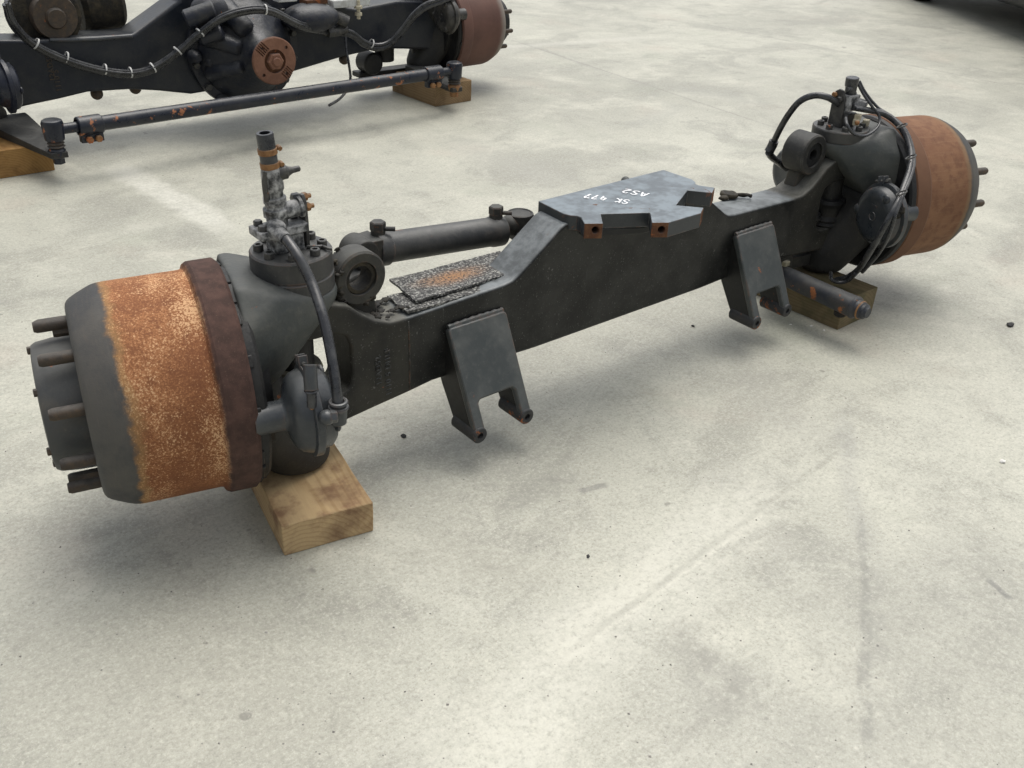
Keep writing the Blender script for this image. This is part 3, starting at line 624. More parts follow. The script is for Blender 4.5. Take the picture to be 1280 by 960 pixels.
# left valve stack on the cap (all in the axle frame, built round the king-pin axis)
vs = empty('axle_tmp') if False else None
def stackL():
    x0, z0 = -.918, .573
    base = MB().box((x0+.012, .002, z0+.018), (.060, .045, .036)).obj('swivel_base', M_ALU, axle, bevel=.004)
    MB().box((x0, -.002, z0+.046), (.100, .052, .017)).obj('valve_flange', M_ALU, base, bevel=.003)
    for dx, dy in ((-.040, -.016), (-.034, .014), (.038, .012)): MB().hexa((x0+dx, dy, z0+.0545), (0, 0, 1), .0085, .010).obj('flange_bolt', M_BOLT, base)
    b2 = MB().rev([(0, .020), (.020, .020), (.022, .024), (.036, .024), (.038, .019), (.046, .019), (.048, .0215), (.058, .0215), (.060, .017), (.070, .0175), (.074, .020), (.105, .0195), (.118, .0165), (.125, .0155)], (x0-.001, 0, z0+.05), (-.03, 0, 1), 24).obj('valve_body', M_ALU, axle)
    MB().rev([(0, .017), (.035, .016), (.037, .020), (.043, .020)], (x0+.004, -.004, z0+.078), (1, -.1, .1), 20).obj('side_port', M_ALU, b2)
    MB().rev([(0, .0135), (.018, .0135), (.022, .009), (.030, .006), (.043, .0055), (.045, .003)], (x0+.004, -.004, z0+.152), (1, -.2, .12), 18).obj('test_port', M_BOLT, b2)
    MB().tube([(x0-.020, -.006, z0+.105), (x0-.021, -.006, z0+.135), (x0-.017, -.006, z0+.160)], .0065, 8).obj('lock_lever', M_BOLT, b2)
    hs_ = MB().rev([(0, .0162), (.062, .0158), (.064, .0148), (.064, .0098), (.040, .0095), (.040, 0)], (x0-.0055, 0, z0+.165), (-.07, 0, 1), 28).obj('cut_hose_stub', M_HOSE, axle)
    for zz, ear in ((z0+.164, 1), (z0+.190, 0)):
        cc = V(x0-.0055-(zz-z0-.165)*.07, 0, zz)
        MB().pipe(cc, (-.07, 0, 1), .0115, .0178, .0155, 28, .001).obj('hose_clamp', M_BRASS, hs_)
        MB().rev([(-.004, .0045), (.006, .0045)], cc+V(.019, -.008, .006+(.004 if not ear else 0)), (0, 1, .2), 12).obj('clamp_tab', M_BRASS, hs_)
    # strap bracket with two bolts
    st = [(-.012, z0-.002), (.014, z0-.002), (.016, z0+.05), (.013, z0+.088), (.006, z0+.103), (-.004, z0+.103), (-.012, z0+.090), (-.014, z0+.05)]
    sb = MB().prism(st, -.869, -.861, 'x').obj('strap_bracket', M_BOLT, axle, bevel=.0015)
    for y_, z_ in ((.004, z0+.095), (-.006, z0+.078)):
        MB().hexa((-.8615, y_, z_), (1, 0, 0), .0085, .009).cyl((-.855, y_, z_), (-.845, y_, z_), .0045, n=10).obj('rusty_nut', M_RUSTPALE if False else M_BRASS, sb)
        MB().hexa((-.8695, y_, z_), (-1, 0, 0), .011, .014).obj('bolt_head', M_ALU, sb)
    MB().ball(HL[0]+V(0, .006, 0), .020, 18, 12).cyl(HL[0]+V(-.003, .02, .004), HL[1], .015, .0115, n=18).obj('hose_union', M_ALU, axle)
    # loose lashing on the cap
    MB().tube([(-.872, -.020, z0+.004), (-.858, -.034, z0+.006), (-.848, -.036, z0+.005), (-.846, -.050, z0+.006), (-.838, -.056, z0+.004)], .0035, 8).obj('wire_end', M_BOLT, axle)
stackL()

# ------------------------------------------------------------------ steering cylinder behind the beam
cyA, cyB = pix(470, 311, y=.2), pix(628, 287.5, y=.2); cd = (cyB-cyA).normalized()
cy = MB().rev([(0, .040), (.004, .0415), (.030, .0415), (.034, .0365), ((cyB-cyA).length-.034, .0365), ((cyB-cyA).length-.030, .039), ((cyB-cyA).length-.002, .039), ((cyB-cyA).length, .036)], cyA, cd, 40).obj('steering_cylinder', M_CYL if False else M_CAPM, axle)
MB().hull([tuple(cyA+cd*t+V(0, y, z)) for t, w_, in ((.005, .035), (-.045, .03)) for y in (-w_, w_) for z in (-w_, w_)]).cyl(cyA-cd*.04+V(0, -.034, 0), cyA-cd*.04+V(0, .034, 0), .036, n=28, ch=.003).obj('end_lug', M_CAST, cy, bevel=.003)
for t in (.012, (cyB-cyA).length-.018):
    c = cyA+cd*t+V(0, 0, .034)
    MB().cyl(c, c+V(0, 0, .014), .017, n=18).hexa(c+V(0, 0, .013), (0, 0, 1), .0185, .020).cyl(c+V(.0, -.0, .016)+V(.012, -.012, 0), c+V(.030, -.026, .016), .0055, n=10).obj('port_bolt', M_CAST, cy, ang=25)
rodE = pix(647, 276, y=.2)
MB().cyl(cyB, rodE, .018, n=20).ball(cyB.lerp(rodE, .55), .027, 16, 10).rev([(-.03, .022), (-.022, .034), (.012, .036), (.020, .034), (.022, .030), (.019, .027), (.019, 0)], rodE+V(.012, 0, .0), (0, 0, 1), 28).obj('rod_end', M_CAST, cy)
MB().hull([tuple(rodE+V(.012+dx, dy, -.030+dz)) for dx in (-.03, .03) for dy in (-.03, .03) for dz in (-.012, .004)] + [(x, YB-.004, z) for x in (-.20, -.06) for z in (.36, .40)]).obj('cylinder_bracket', M_PAINT, axle, bevel=.005)
MB().hull([tuple(cyA-cd*.04+V(dx, dy, dz)) for dx in (-.03, .03) for dy in (-.02, .02) for dz in (-.055, -.034)] + [(x, y, z) for x in (-.93, -.88) for y in (.06, .12) for z in (.37, .41)]).obj('steering_arm', M_CAST, axle, bevel=.006)

# ------------------------------------------------------------------ shaft with flaking paint under the right bracket
s0, s1 = V(.700, -.0, .122), V(.700, -.325, .115); sd = (s1-s0).normalized()
sh = MB().rev([(0, .028), (.11, .030), (.20, .030), (.205, .031), (.285, .0325), (.287, .034), (.292, .0325), (.296, .0275), (.312, .025), (.314, .0225), (.322, .0225), (.326, .017), (.331, .015), (.331, 0)], s0, sd, 36).obj('ball_joint_shaft', M_SHAFT if False else metal('flaking_shaft_paint', (.026, .030, .038), (.08, .07, .055), .5, .24, .42, .5, rust=(.30, .115, .045)), axle)
MB().torus(s0+sd*.307, sd, .0245, .0032, 28, 8).obj('snap_ring', M_BRASS, sh)
MB().cyl(s0+sd*.245+V(0, 0, -.02), s0+sd*.245+V(0, 0, -.045), .018, n=16, ch=.004).obj('grease_boss', M_GREASE, sh)
MB().hull([(.66, y, z) for y in (-.03, .05) for z in (.125, .185)] + [(.74, y, z) for y in (-.03, .05) for z in (.125, .182)] + [(.70, y, .098) for y in (-.02, .05)]).obj('shaft_mount', M_CAST, axle, bevel=.005)
MB().hull([(.74, y, z) for y in (.0, .07) for z in (.115, .15)] + [(.93, y, z) for y in (-.03, .07) for z in (.112, .150)]).obj('drag_arm', M_CAST, axle, bevel=.006)
MB().box((.672, -.052, .174), (.024, .014, .016)).obj('cast_nib', M_TAN, axle, bevel=.003)

# ------------------------------------------------------------------ right cap fittings and hoses
def stackR():
    z0 = .5396
    st = [(-.012, z0-.002), (.032, z0-.002), (.032, z0+.085), (.026, z0+.100), (.014, z0+.108), (.002, z0+.105), (-.010, z0+.085)]
    sb = MB().prism(st, .872, .880, 'x').obj('strap_bracket', M_BOLT, axle, bevel=.0015)
    MB().hexa((.8715, .024, z0+.090), (-1, 0, 0), .0085, .009).obj('rusty_nut', M_BRASS, sb)
    MB().hexa((.8715, .004, z0+.080), (-1, 0, 0), .0085, .009).obj('bolt_head', M_BOLT, sb)
    vb = MB().box((.905, -.004, z0+.070), (.048, .04, .045)).cyl((.905, .0, z0+.05), (.912, .0, z0+.10), .017, n=18).cyl((.92, -.01, z0+.070), (.935, -.045, z0+.062), .016, n=18).obj('valve_body', M_ALU, axle, bevel=.003)
    MB().box((.905, .0, z0+.02), (.05, .045, .04)).obj('swivel_base', M_BOLT, vb, bevel=.003)
    top = pix(1068, 97, y=.0)
    MB().rev([(0, .015), (.012, .0165), (.034, .0165), (.036, .019), (.058, .019), (.060, .017)], top+V(.004, 0, -.058), (-.08, 0, 1), 20).cyl(top+V(-.012, -.01, -.028), top+V(-.034, -.01, -.026), .006, n=10).obj('sensor_plug', M_HOSE, axle)
    for (u, v, sx) in ((1072, 152, .020), (1084, 153, .022), (1074, 146, .016)):
        p = pix(u, v, y=-.045); MB().box(p, (sx, .018, .018), Matrix.Rotation(.4, 3, 'Z')).obj('cream_connector', M_CREAM, vb, bevel=.002)
    p = pix(1073, 153, y=-.058); MB().ball(p, .007, 10, 8).obj('rusty_fitting', M_BRASS, vb)
    hA = pixpath([(1050, 130, .01), (1037, 121.5, .02), (1020, 119, .05), (1002, 126, .085), (988, 142, .115), (977, 160, .14), (969, 176, .16)])
    MB().tube(hA, .0095, 12, 8).obj('air_hose', M_HOSE, axle)
    e = pixpath([(969, 176, .16), (966, 183, .165), (962, 190, .168), (966, 196, .17), (975, 203, .175), (984, 210, .18)])
    MB().tube(e[:3], .0145, 12, 4).tube(e[2:], .011, 12, 5).obj('hose_elbow', M_HOSE, axle)
    bundle = [(1068, 134, -.03), (1085, 137, -.05), (1107, 142, -.08), (1126, 157, -.13), (1138, 180, -.18), (1139, 207, -.225), (1129, 238, -.265), (1117, 264, -.285), (1101, 293, -.275), (1089, 313, -.25), (1074, 336, -.20), (1058, 347, -.16), (1045, 350, -.13)]
    MB().tube(pixpath(bundle), .0090, 12, 8).obj('air_hose', M_HOSE, axle)
    MB().tube(pixpath([(u+(4 if i % 2 else 2.8), v+1.0, y-.008) for i, (u, v, y) in enumerate(bundle[:8])] + [(1117, 280, -.295), (1109, 300, -.285), (1096, 320, -.24), (1078, 340, -.20)]), .0060, 10, 8).obj('sensor_cable', M_HOSE, axle)
    MB().tube(pixpath([(1073, 101, -.01), (1081, 117, -.03), (1092, 133, -.06), (1101, 146, -.08), (1098, 159, -.095), (1084, 169, -.10), (1069, 167, -.09), (1061, 156, -.075), (1059, 147, -.05)]), .0042, 10, 8).obj('sensor_lead', M_HOSE, axle)
    MB().tube(pixpath([(1076, 101, -.0), (1084, 116, -.02), (1097, 132, -.05), (1112, 143, -.09), (1130, 160, -.14)]), .0042, 10, 8).obj('sensor_lead', M_HOSE, axle)
    MB().tube(pixpath([(1039, 341, -.12), (1040, 349, -.14), (1050, 353, -.16), (1061, 350, -.18), (1070, 342, -.20)]), .006, 10, 6).obj('sensor_lead', M_HOSE, axle)
    for u, v, y in ((1129, 157, -.15), (1140, 196, -.225), (1128, 241, -.285)):
        p = pix(u, v, y=y); MB().torus(p, (.3, -.5, -1), .0145, .0022, 18, 6).obj('cable_tie', M_BOLT, axle)
    # elbow fittings on the front chamber
    p = pix(1121, 268, y=-.27); MB().cyl(p, p+V(.0, .03, .01), .014, n=14).hexa(p+V(.006, -.004, .012), (.4, -1, .2), .013, .016).ball(p, .016, 14, 10).hexa(p+V(-.02, 0, -.004), (-1, -.3, -.3), .011, .014).obj('chamber_fitting', M_GREASE, axle)
    # grease lumps in the yoke
    m = MB(); random.seed(11)
    for i in range(30): m.ball((.85+random.uniform(-.03, .05), random.uniform(-.035, .03), random.uniform(.175, .275)), random.uniform(.010, .022), 8, 6)
    m.rough(.006, 60, 9); m.obj('grease_crust', M_DARK, axle, ang=180)
stackR()

# ------------------------------------------------------------------ rubber mats lying on the beam
def mat_piece(name, corners, z, th, seed, label, nx=26, ny=9, curl=.004):
    m = MB(); rows = []; P = [V(*c, 0) for c in corners]       # order: back-left, front-left, front-right, back-right
    for i in range(nx+1):
        r = []
        for j in range(ny+1):
            a = P[0].lerp(P[3], i/nx); c = P[1].lerp(P[2], i/nx); q = a.lerp(c, j/ny)
            ed = min(i, nx-i, j, ny-j)
            if ed == 0: q += V(noise.noise(q*45+V(seed, 0, 0)), noise.noise(q*45+V(0, seed, 0)), 0)*.0035
            h = z+curl*(noise.noise(q*11+V(seed, seed, 0))*.7+abs(i/nx-.5)**2*2)
            r.append((m.bm.verts.new((q.x, q.y, h+th)), m.bm.verts.new((q.x, q.y, h))))
        rows.append(r)
    F = m.bm.faces.new
    for i in range(nx):
        for j in range(ny):
            a, b_, c, d = rows[i][j], rows[i+1][j], rows[i+1][j+1], rows[i][j+1]
            F((a[0], b_[0], c[0], d[0])); F((d[1], c[1], b_[1], a[1]))
    for i in range(nx):
        for j in (0, ny): a, b_ = rows[i][j], rows[i+1][j]; F((a[0], b_[0], b_[1], a[1]))
    for j in range(ny):
        for i in (0, nx): a, b_ = rows[i][j], rows[i][j+1]; F((a[0], b_[0], b_[1], a[1]))
    o = m.obj(name, M_MAT); tag(o, label, 'mat', 'rubber mats on the beam'); return o
TZ = lambda x: TX*x
mat_piece('rubber_mat', [(-.655, .056), (-.662, -.038), (-.40, -.034), (-.40, .056)], .3755+TZ(-.5), .0055, 2, 'lower speckled black rubber mat lying directly on the beam top', curl=.003)
mat_piece('rubber_mat', [(-.612, .112), (-.628, -.017), (-.335, -.008), (-.300, .108)], .3835+TZ(-.5), .0055, 9, 'upper speckled rubber mat with an orange rust stain', curl=.004)

# ------------------------------------------------------------------ timber blocks
def block(c, size, rz, mat, label, seed):
    m = MB(); x, y, z = (s/2 for s in size); n = 6; vs = {}
    m.box((0, 0, z), size); bmesh.ops.subdivide_edges(m.bm, edges=m.bm.edges[:], cuts=5, use_grid_fill=True)
    for v in m.bm.verts:
        d = noise.noise_vector(v.co*14+V(seed, seed, 0))*.0022; d.z *= .2
        if v.co.z > .002 and v.co.z < 2*z-.002: v.co += d
        else: v.co += V(d.x, d.y, 0)
    o = m.obj('timber_block', mat, None, bevel=.0025, ang=30); o.location = c; o.rotation_euler = (0, 0, rz)
    tag(o, label, 'block', 'timber blocks under the axles'); return o
rz = -.19
fr = V(-.963, -.199); dirb = V(-math.sin(rz), math.cos(rz))
cc = fr + dirb*.17
block((cc.x, cc.y, 0), (.190, .34, .0745), rz, M_WOOD1, 'pale sawn timber block stained red, under the orange drum end', 1)
block((.851, -.045, 0), (.185, .33, .0945), .03, M_WOOD2, 'mossy dark timber block under the shaft with flaking paint', 5)

# ------------------------------------------------------------------ second axle behind
BG = empty('drive_axle', (0, 0, 0)); tag(BG, 'black drive axle with rusty round input flange and long tie rod', 'axle')
BY = 2.72
def bp_(u, v, y=BY): q = pix(u, v, tilt=False, y=y); return (q.x, q.z)
xm = .30
low = [bp_(20, 136), bp_(37, 132), bp_(75, 124), bp_(110, 115.5), bp_(165, 112), bp_(200, 114), bp_(240, 118), bp_(300, 108), bp_(360, 92), bp_(430, 71), bp_(475, 61), bp_(540, 62), bp_(566, 60)]
upr = [(1.42, .47), (1.20, .478), bp_(497, 1), bp_(446, 11), (.82, .47), (.62, .60), (.02, .60), bp_(224, 1), bp_(167, 42.5), bp_(150, 44), bp_(90, 47), bp_(45, 50), (-.80, .46)]
MB().prism(low+upr, BY, BY+.16).obj('axle_beam', M_BGB if False else M_BEAM2 if False else metal('second_beam_paint', (.011, .0145, .022), (.045, .045, .042), .55, .04, .36, .25, edge=.6), BG, bevel=.012, seg=3)
MB().tube([V(*bp_(62, 50), 0).xzy + V(0, BY-.002, 0), V(*bp_(110, 49), 0).xzy + V(0, BY-.002, 0), V(*bp_(165, 45), 0).xzy+V(0, BY-.002, 0)], .008, 8, 10).obj('weld_seam', M_CHAMBER, BG)
# differential carrier
fx, fz = pix(340, 75, tilt=False, y=2.43).x, pix(340, 75, tilt=False, y=2.43).z
dc = MB().rev([(.30, .26), (.275, .265), (.262, .262), (.26, .225), (.235, .215), (.20, .19), (.16, .155), (.12, .115), (.085, .085), (.05, .075), (.025, .07), (.02, .055), (.0, .05)], (fx, 2.43, fz+.0), (0, 1, 0), 56).obj('differential_carrier', metal('oily_blue_casting', (.014, .017, .026), (.05, .048, .044), .6, .03, .35, .8, dscale=16), BG, ang=45)
for i in range(14):
    a = 2*PI*i/14+.2; c = V(fx+.243*math.cos(a), 2.69, fz+.243*math.sin(a)); MB().hexa(c, (0, -1, 0), .015, .018).obj('carrier_bolt', M_BOLT, dc)
random.seed(5)
for a, r0, r1, w_ in ((2.75, .10, .215, .036), (3.55, .10, .21, .030), (2.05, .12, .22, .04)):
    p0 = V(fx+r0*math.cos(a), 2.53, fz+r0*math.sin(a)); p1 = V(fx+r1*math.cos(a), 2.675, fz+r1*math.sin(a))
    MB().cyl(p0, p1, w_, w_*1.3, n=18, ch=.010).rough(.006, 25, a).obj('casting_boss', dc.data.materials[0], dc, ang=60)
for i in range(9):
    a = random.uniform(1.5, 4.2); r0 = random.uniform(.17, .27); c = V(fx+r0*math.cos(a), 2.69, fz+r0*math.sin(a))
    MB().cyl(c, c-V(0, random.uniform(.03, .06), 0), random.uniform(.018, .034), random.uniform(.012, .02), n=14, ch=.005).obj('casting_boss', dc.data.materials[0], dc)
# cover lobes above the flange
MB().ball(V(*bp_(388, 22, 2.62), 0).xzy+V(0, 2.62, 0), .105, 24, 14, (1.35, .9, .62)).obj('housing_lobe', dc.data.materials[0], dc)
MB().ball(V(*bp_(262, 14, 2.62), 0).xzy+V(0, 2.62, 0), .07, 18, 12, (1.2, .9, 1)).cyl((fx-.30, 2.60, fz+.16), (fx-.18, 2.56, fz+.20), .04, n=18, ch=.008).cyl((fx-.24, 2.60, fz+.08), (fx-.16, 2.55, fz+.11), .03, n=16, ch=.006).obj('housing_lobe', dc.data.materials[0], dc)
fl = MB().rev([(0, .050), (0, .096), (.003, .1), (.018, .1), (.020, .096), (.021, .05)], (fx, 2.400, fz), (0, 1, 0), 48, closed=True).obj('input_flange', M_RUSTPALE, BG)
cf = []
for i in range(4):
    a = .75+PI/2*i; cf.append(MB().cyl((fx+.078*math.cos(a), 2.39, fz+.078*math.sin(a)), (fx+.078*math.cos(a), 2.43, fz+.078*math.sin(a)), .0075, n=12).obj('cutter', M_DARK))
for sgn in (-1, 1):
    for k in range(5):
        off = (k-2)*.0095; dv = V(math.cos(2.36), 0, math.sin(2.36)); tv = V(-dv.z, 0, dv.x)
        c = V(fx, 2.400, fz)+dv*(sgn*.078)+tv*off
        cf.append(MB().box(c, (.046, .020, .0058), Matrix(((dv.x, 0, tv.x), (0, 1, 0), (dv.z, 0, tv.z)))).obj('cutter', M_DARK))
cut(fl, cf); fl.data.set_sharp_from_angle(angle=math.radians(30))
MB().rev([(0, .052), (.014, .052)], (fx, 2.412, fz), (0, 1, 0), 32).obj('flange_recess', M_RUST, fl)
MB().hexa((fx, 2.413, fz), (0, -1, 0), .037, .026).cyl((fx, 2.40, fz), (fx, 2.378, fz), .019, n=20, ch=.003).obj('flange_nut', M_RUSTPALE, fl)

# wheel ends of the drive axle (straight ahead)
MBR = Matrix.Translation((1.27, 2.80, -.0))
MBL = Matrix.Translation((-.80, 2.80, -.0)) @ Matrix.Rotation(PI, 4, 'Z')
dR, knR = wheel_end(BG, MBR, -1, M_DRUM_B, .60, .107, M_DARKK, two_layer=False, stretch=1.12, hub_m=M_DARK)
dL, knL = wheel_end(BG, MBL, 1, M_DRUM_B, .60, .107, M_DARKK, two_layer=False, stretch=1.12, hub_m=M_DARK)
chamber(BG, MBR, -1, yf=.22, z=.42, mat=metal('glossy_chamber', (.022, .022, .022), (.12, .11, .09), .5, 0, .25, .1)); chamber(BG, MBL, 1, yf=.22, z=.31, o1=-.02, mat=M_BLUEBLACK, r=.095)
# tie rod
t0 = pix(100, 158, tilt=False, z=.2); t1 = pix(548, 91, tilt=False, z=.2); td = (t1-t0).normalized()
tr = MB().cyl(t0, t1, .0285, n=28).obj('tie_rod', M_ROD, BG)
for p, s in ((t0, 1), (t1, -1)):
    MB().pipe(p-td*s*.012, td*s, .095, .037, .0286, 28, .004).box(p+td*s*.035+V(0, -.006, -.046), (.085, .030, .030)).obj('rod_clamp', M_ROD, tr, bevel=.003)
    MB().hexa(p+td*s*.02+V(0, -.024, -.048), (0, -1, 0), .014, .014).hexa(p+td*s*.055+V(0, -.024, -.048), (0, -1, 0), .014, .014).obj('clamp_bolt', M_BRASS, tr)
    e = p-td*s*.10
    MB().cyl(p, e, .020, n=18).rev([(-.040, .030), (-.034, .036), (.028, .040), (.038, .036), (.042, .028), (.040, 0)], e, (0, 0, 1), 28).obj('ball_joint', M_ROD, tr)
    MB().rev([(0, .022), (.006, .033), (.012, .024), (.018, .032), (.026, .024)], e-V(0, 0, .066), (0, 0, 1), 24).obj('joint_boot', M_STUD, tr)
    MB().rev([(0, .020), (.01, .03), (.034, .032), (.042, .026)], e-V(0, 0, .108), (0, 0, 1), 24).hexa(e-V(0, 0, .126), (0, 0, 1), .022, .022).obj('castle_nut', M_ROD if s > 0 else M_BRASS, tr)
    MB().hull([tuple(e+V(dx, dy, dz)) for dx in (-.03, .03) for dy in (-.03, .03) for dz in (-.10, -.078)] + [(p.x-s*.16+dx, 2.74+dy, dz) for dx in (-.09, .09) for dy in (0, .05) for dz in (.112, .15)]).obj('steering_arm', M_CAST, BG, bevel=.006)
# air-line bundle with white ties
bu = [(8, 5, 2.60), (17, 30, 2.62), (42, 56, 2.66), (80, 75, 2.68), (122, 88, 2.68), (163, 93, 2.67), (192, 86, 2.65), (222, 66, 2.62), (250, 42, 2.56), (280, 22, 2.50), (315, 13, 2.47), (342, 16, 2.47), (372, 31, 2.52), (398, 38, 2.60), (420, 39, 2.66)]
W_ = lambda pts: [pix(u, v, tilt=False, y=y) for u, v, y in pts]
MB().tube(W_(bu), .016, 12, 8).obj('air_line', M_HOSE, BG)
MB().tube(W_([(u, v-4, y-.008) for u, v, y in bu]), .0075, 10, 8).obj('air_line', M_HOSE, BG)
MB().tube(W_([(u, v-1.5, y-.020) for u, v, y in bu]), .006, 10, 8).obj('air_line', M_HOSE, BG)
bu2 = [(420, 40, 2.66), (440, 44, 2.66), (455, 55, 2.66), (470, 60, 2.66), (486, 56, 2.65), (502, 40, 2.63), (516, 22, 2.60), (532, 9, 2.57), (552, 2, 2.55), (572, -6, 2.55)]
MB().tube(W_(bu2), .016, 12, 8).obj('air_line', M_HOSE, BG); MB().tube(W_([(u, v-4, y-.012) for u, v, y in bu2]), .009, 10, 8).obj('air_line', M_HOSE, BG)
for (u, v, y, dx, dz) in ((45, 56, 2.66, 1, -.7), (83, 65+8, 2.68, 1, -.35), (131, 88, 2.68, 1, -.2), (163, 92, 2.67, 1, 0), (191, 86, 2.65, 1, .4), (222, 65, 2.61, 1, .8), (250, 42, 2.56, 1, .8), (331, 13.5, 2.46, 1, -.1), (464, 56, 2.66, 1, -.4)):
    MB().rev([(-.003, .0200), (-.003, .0225), (.003, .0225), (.003, .0200)], pix(u, v-1.5, tilt=False, y=y-.004), (dx, 0, dz), 18, closed=True).obj('cable_tie', M_TIE, BG)
# loose cable, fittings, white plate with bolts on top
MB().tube(W_([(432, 46, 2.64), (433, 62, 2.62), (436, 80, 2.60), (438, 98, 2.60), (434, 112, 2.58), (424, 124, 2.56), (411, 132, 2.55)]), .0065, 8, 8).obj('loose_cable', M_HOSE, BG)
MB().tube(W_([(405, 39, 2.64), (418, 40, 2.63), (432, 36, 2.64)]), .022, 12, 4).cyl(*W_([(418, 20, 2.64), (434, 28, 2.62)]), .03, n=16).hexa(W_([(409, 40, 2.62)])[0], (1, 0, .1), .028, .03).obj('junction_fitting', M_BOLT, BG)
wp = pix(430, 4, tilt=False, y=2.66); MB().box(wp+V(.02, 0, .004), (.20, .08, .035)).obj('white_bracket', M_WHITE, BG, bevel=.004)
MB().box(pix(392, 4, tilt=False, y=2.64)+V(0, 0, .01), (.11, .07, .022)).obj('rusty_bracket', M_RUST, BG, bevel=.003)
MB().box(pix(356, 0, tilt=False, y=2.60)+V(0, 0, .006), (.09, .06, .02)).obj('label_plate', M_WHITE, BG, bevel=.002)
for u in (407, 448):
    p = pix(u, 14, tilt=False, y=2.62); MB().cyl(p+V(0, 0, -.035), p+V(0, 0, .05), .009, n=10).hexa(p+V(0, 0, -.02), (0, 0, 1), .017, .016).hexa(p+V(0, 0, .012), (0, 0, 1), .019, .014).obj('bracket_bolt', M_CREAM, BG)
MB().box(pix(406, 11, tilt=False, y=2.62), (.06, .05, .008)).obj('bracket_foot', M_CREAM, BG, bevel=.002)
# eye, clevis and spring-brake can above the left neck
ec = pix(56, 18, tilt=False, y=2.80)
MB().rev([(0, .04), (0, .125), (.006, .135), (.10, .135), (.105, .125), (.105, .04)], ec+V(0, -.03, 0), (0, 1, 0), 40, closed=True).obj('eye_lug', M_GREASE, BG)
MB().rev([(0, .085), (.02, .09), (.045, .09)], ec+V(.02, -.075, 0), (0, 1, 0), 32).rev([(-.014, .035), (0, .042), (.03, .042)], ec+V(.02, -.075, -.005), (0, 1, 0), 20).obj('eye_cap', M_STUD, BG)
cn = MB().cyl(pix(90, 2, tilt=False, y=2.98), pix(142, -8, tilt=False, y=2.98), .15, n=40, ch=.02).obj('air_spring_can', M_GREASE, BG)
MB().box(pix(74, 12, tilt=False, y=2.82), (.13, .05, .06), Matrix.Rotation(-.3, 3, 'Y')).cyl(pix(72, 26, tilt=False, y=2.80), pix(86, 22, tilt=False, y=2.80), .022, n=14).obj('clevis', M_CAST, BG, bevel=.006)
MB().hull([tuple(ec+V(dx, dy, dz)) for dx in (-.10, .10) for dy in (-.01, .06) for dz in (-.20, -.10)]).obj('lug_foot', M_CAST, BG, bevel=.01)
# cast lettering, knobs under the beam
for txt, u0, v0, sz in (('12AD52', 69, 101, .028), ('1110 5', 77, 114, .028)):
    q = pix(u0, v0, tilt=False, y=BY); lettering(txt, sz, Matrix.Translation(V(q.x, BY, q.z)) @ up, M_STUD, BG, 'cast_lettering', .003)
for u, v in ((121, 117), (169, 110), (430, 74)): 
    q = pix(u, v, tilt=False, y=BY+.05); MB().ball(q, .026, 16, 10).obj('drain_plug', M_STUD, BG)
q = pix(462, 78, tilt=False, y=2.85); MB().cyl(q+V(0, -.05, 0), q+V(0, .06, 0), .055, n=24, ch=.01).cyl(q+V(.09, 0, 0), q+V(.09, 0, .12), .05, n=20).hull([tuple(q+V(dx, dy, dz)) for dx in (-.06, .30) for dy in (0, .08) for dz in (-.075, -.05)]).obj('hanger_bracket', M_DARK, BG, bevel=.005)

def ground_px(u, v): q = pix(u, v, tilt=False, z=0); return V(q.x, q.y, 0)
block((1.295, 2.70, 0), (.235, .38, .107), .04, M_WOOD3, 'brown timber block behind the tie rod ball joint with orange nut', 8)
block((-.835, 2.66, 0), (.28, .42, .107), .0, M_WOOD4, 'amber timber block below the steering arm with the dark castle nut', 12)

# ------------------------------------------------------------------ parked vehicle whose dark underside shows at the yard's far edge
veh = empty('parked_car', (0, 0, 0)); tag(veh, 'dark car parked at the far edge of the yard, only its shaded sill showing', 'car')
A0 = V(6.93, 2.72, 0) - V(.817, -.577, 0)*.42; along = V(-.577, -.817, 0); away = V(.817, -.577, 0)
CM = Matrix(((along.x, away.x, 0, A0.x), (along.y, away.y, 0, A0.y), (0, 0, 1, 0), (0, 0, 0, 1)))
M_CAR = metal('dark_car_paint', (.012, .013, .014), (.03, .03, .03), .3, 0, .3, .05); M_TYRE = metal('tyre_rubber', (.012, .012, .012), (.04, .04, .038), .5, 0, .8, .3)
prof = [(.22, .20), (.16, .26), (.12, .42), (.12, .80), (.20, .92), (.34, 1.42), (.50, 1.50), (1.50, 1.50), (1.66, 1.42), (1.80, .92), (1.88, .80), (1.88, .42), (1.84, .26), (1.78, .20)]
MB().prism(prof, -1.5, 2.6, 'x', M=CM @ Matrix(((1, 0, 0, 0), (0, 1, 0, 0), (0, 0, 1, 0), (0, 0, 0, 1)))).obj('car_body', M_CAR, veh, bevel=.05, seg=3)
for lx in (-.75, 1.85):
    for ly in (.16, 1.64):
        c = CM @ V(lx, ly, .31); wh = MB().rev([(0, .19), (.0, .29), (.02, .31), (.18, .31), (.20, .29), (.20, .19)], c, away, 36, closed=True).obj('tyre', M_TYRE, veh)
        MB().rev([(.02, 0), (.02, .19), (.18, .19), (.18, 0)], c, away, 28).obj('rim', M_HUB, wh)

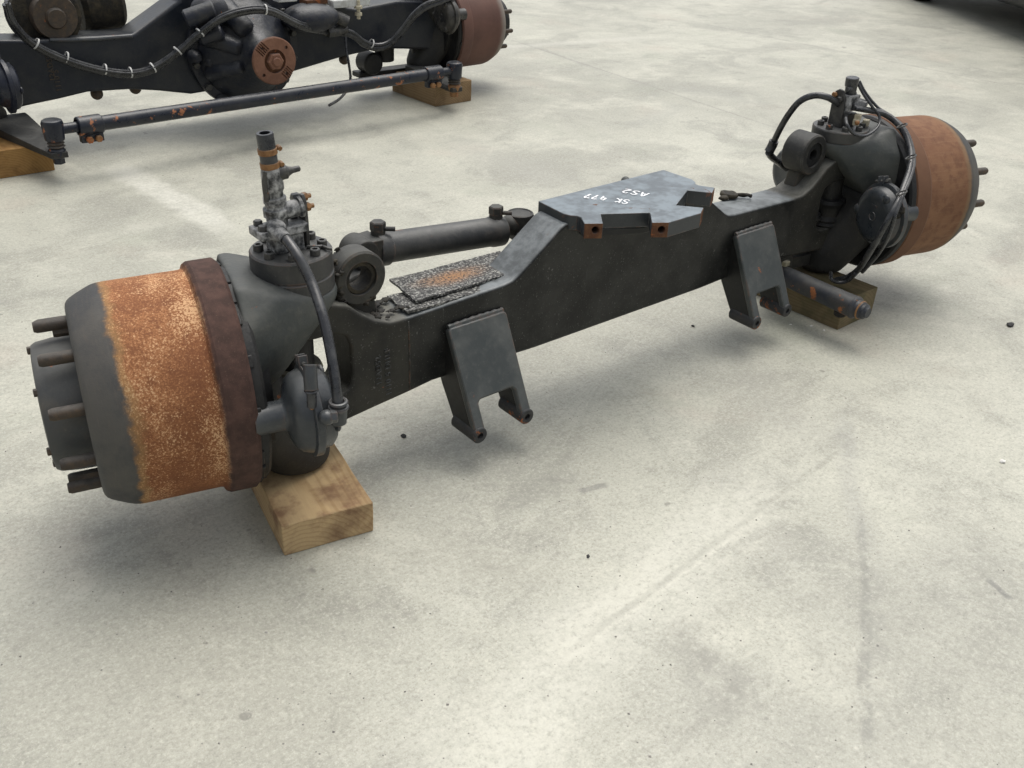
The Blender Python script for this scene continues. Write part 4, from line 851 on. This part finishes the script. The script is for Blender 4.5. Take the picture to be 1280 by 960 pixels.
# ------------------------------------------------------------------ bits lying on the slab
def chip(u, v, r, mat, label, seed, cat='debris', sc=(1, .7, .35)):
    m = MB().ball((0, 0, r*sc[2]*.8), r, 10, 7, sc).rough(r*.35, 1.3/r, seed); o = m.obj('stone_chip', mat, None, ang=50); p = ground_px(u, v); o.location = p; o.rotation_euler = (0, 0, seed*1.7)
    zmin = min(v_.co.z for v_ in o.data.vertices); o.location.z = -zmin-.0006
    tag(o, label, cat, 'stone chips on the slab')
M_CHIP, _n2, _p2 = newmat('black_chip'); _p2.inputs['Base Color'].default_value = (.03, .03, .03, 1); _p2.inputs['Roughness'].default_value = .8
M_CHIPW, _n3, _p3 = newmat('white_chip'); _p3.inputs['Base Color'].default_value = (.7, .69, .65, 1); _p3.inputs['Roughness'].default_value = .8
chip(505, 546, .008, M_CHIP, 'single black chip on the concrete beside the pale timber block', 1)
chip(1262, 407, .014, M_CHIP, 'dark flat flake lying out on the concrete past the drive side', 2)
chip(866, 408, .006, M_CHIP, 'small dark chip on the concrete under the beam', 3)
chip(735, 696, .005, M_CHIP, 'tiny dark chip in the open middle of the slab', 4)
for i, (u, v) in enumerate(((988, 406), (1030, 413), (1014, 408))): chip(u, v, .0045, M_CHIPW, 'tiny white chip on the concrete beside the mossy timber block', 5+i)
chip(1253, 578, .008, M_CHIPW, 'lone white chip on the open concrete away from the axles', 9)
# grit nobody could count
random.seed(21); m = MB()
for i in range(900):
    u, v = random.uniform(-80, 1360), random.uniform(20, 1000); p = ground_px(u, v)
    if (p-V(CAM.x, CAM.y, 0)).length > 9: continue
    r = random.choice((.0010, .0013, .0016, .0022))*random.uniform(.7, 1.4)
    m.bm.verts.ensure_lookup_table() if False else None
    vs_ = [m.bm.verts.new(p+V(r*random.uniform(.6, 1.3)*math.cos(a), r*random.uniform(.6, 1.3)*math.sin(a), 0)) for a in (0, 1.6, 3.1, 4.7)]; tp = m.bm.verts.new(p+V(0, 0, r*.8))
    for k in range(4): m.bm.faces.new((vs_[k], vs_[(k+1) % 4], tp))
gr = m.obj('grit', metal('grit_mix', (.10, .095, .085), (.55, .53, .48), .95, 0, .9, .2, dscale=3), None); gr['kind'] = 'stuff'; gr['label'] = 'loose grit scattered over the concrete'; gr['category'] = 'grit'
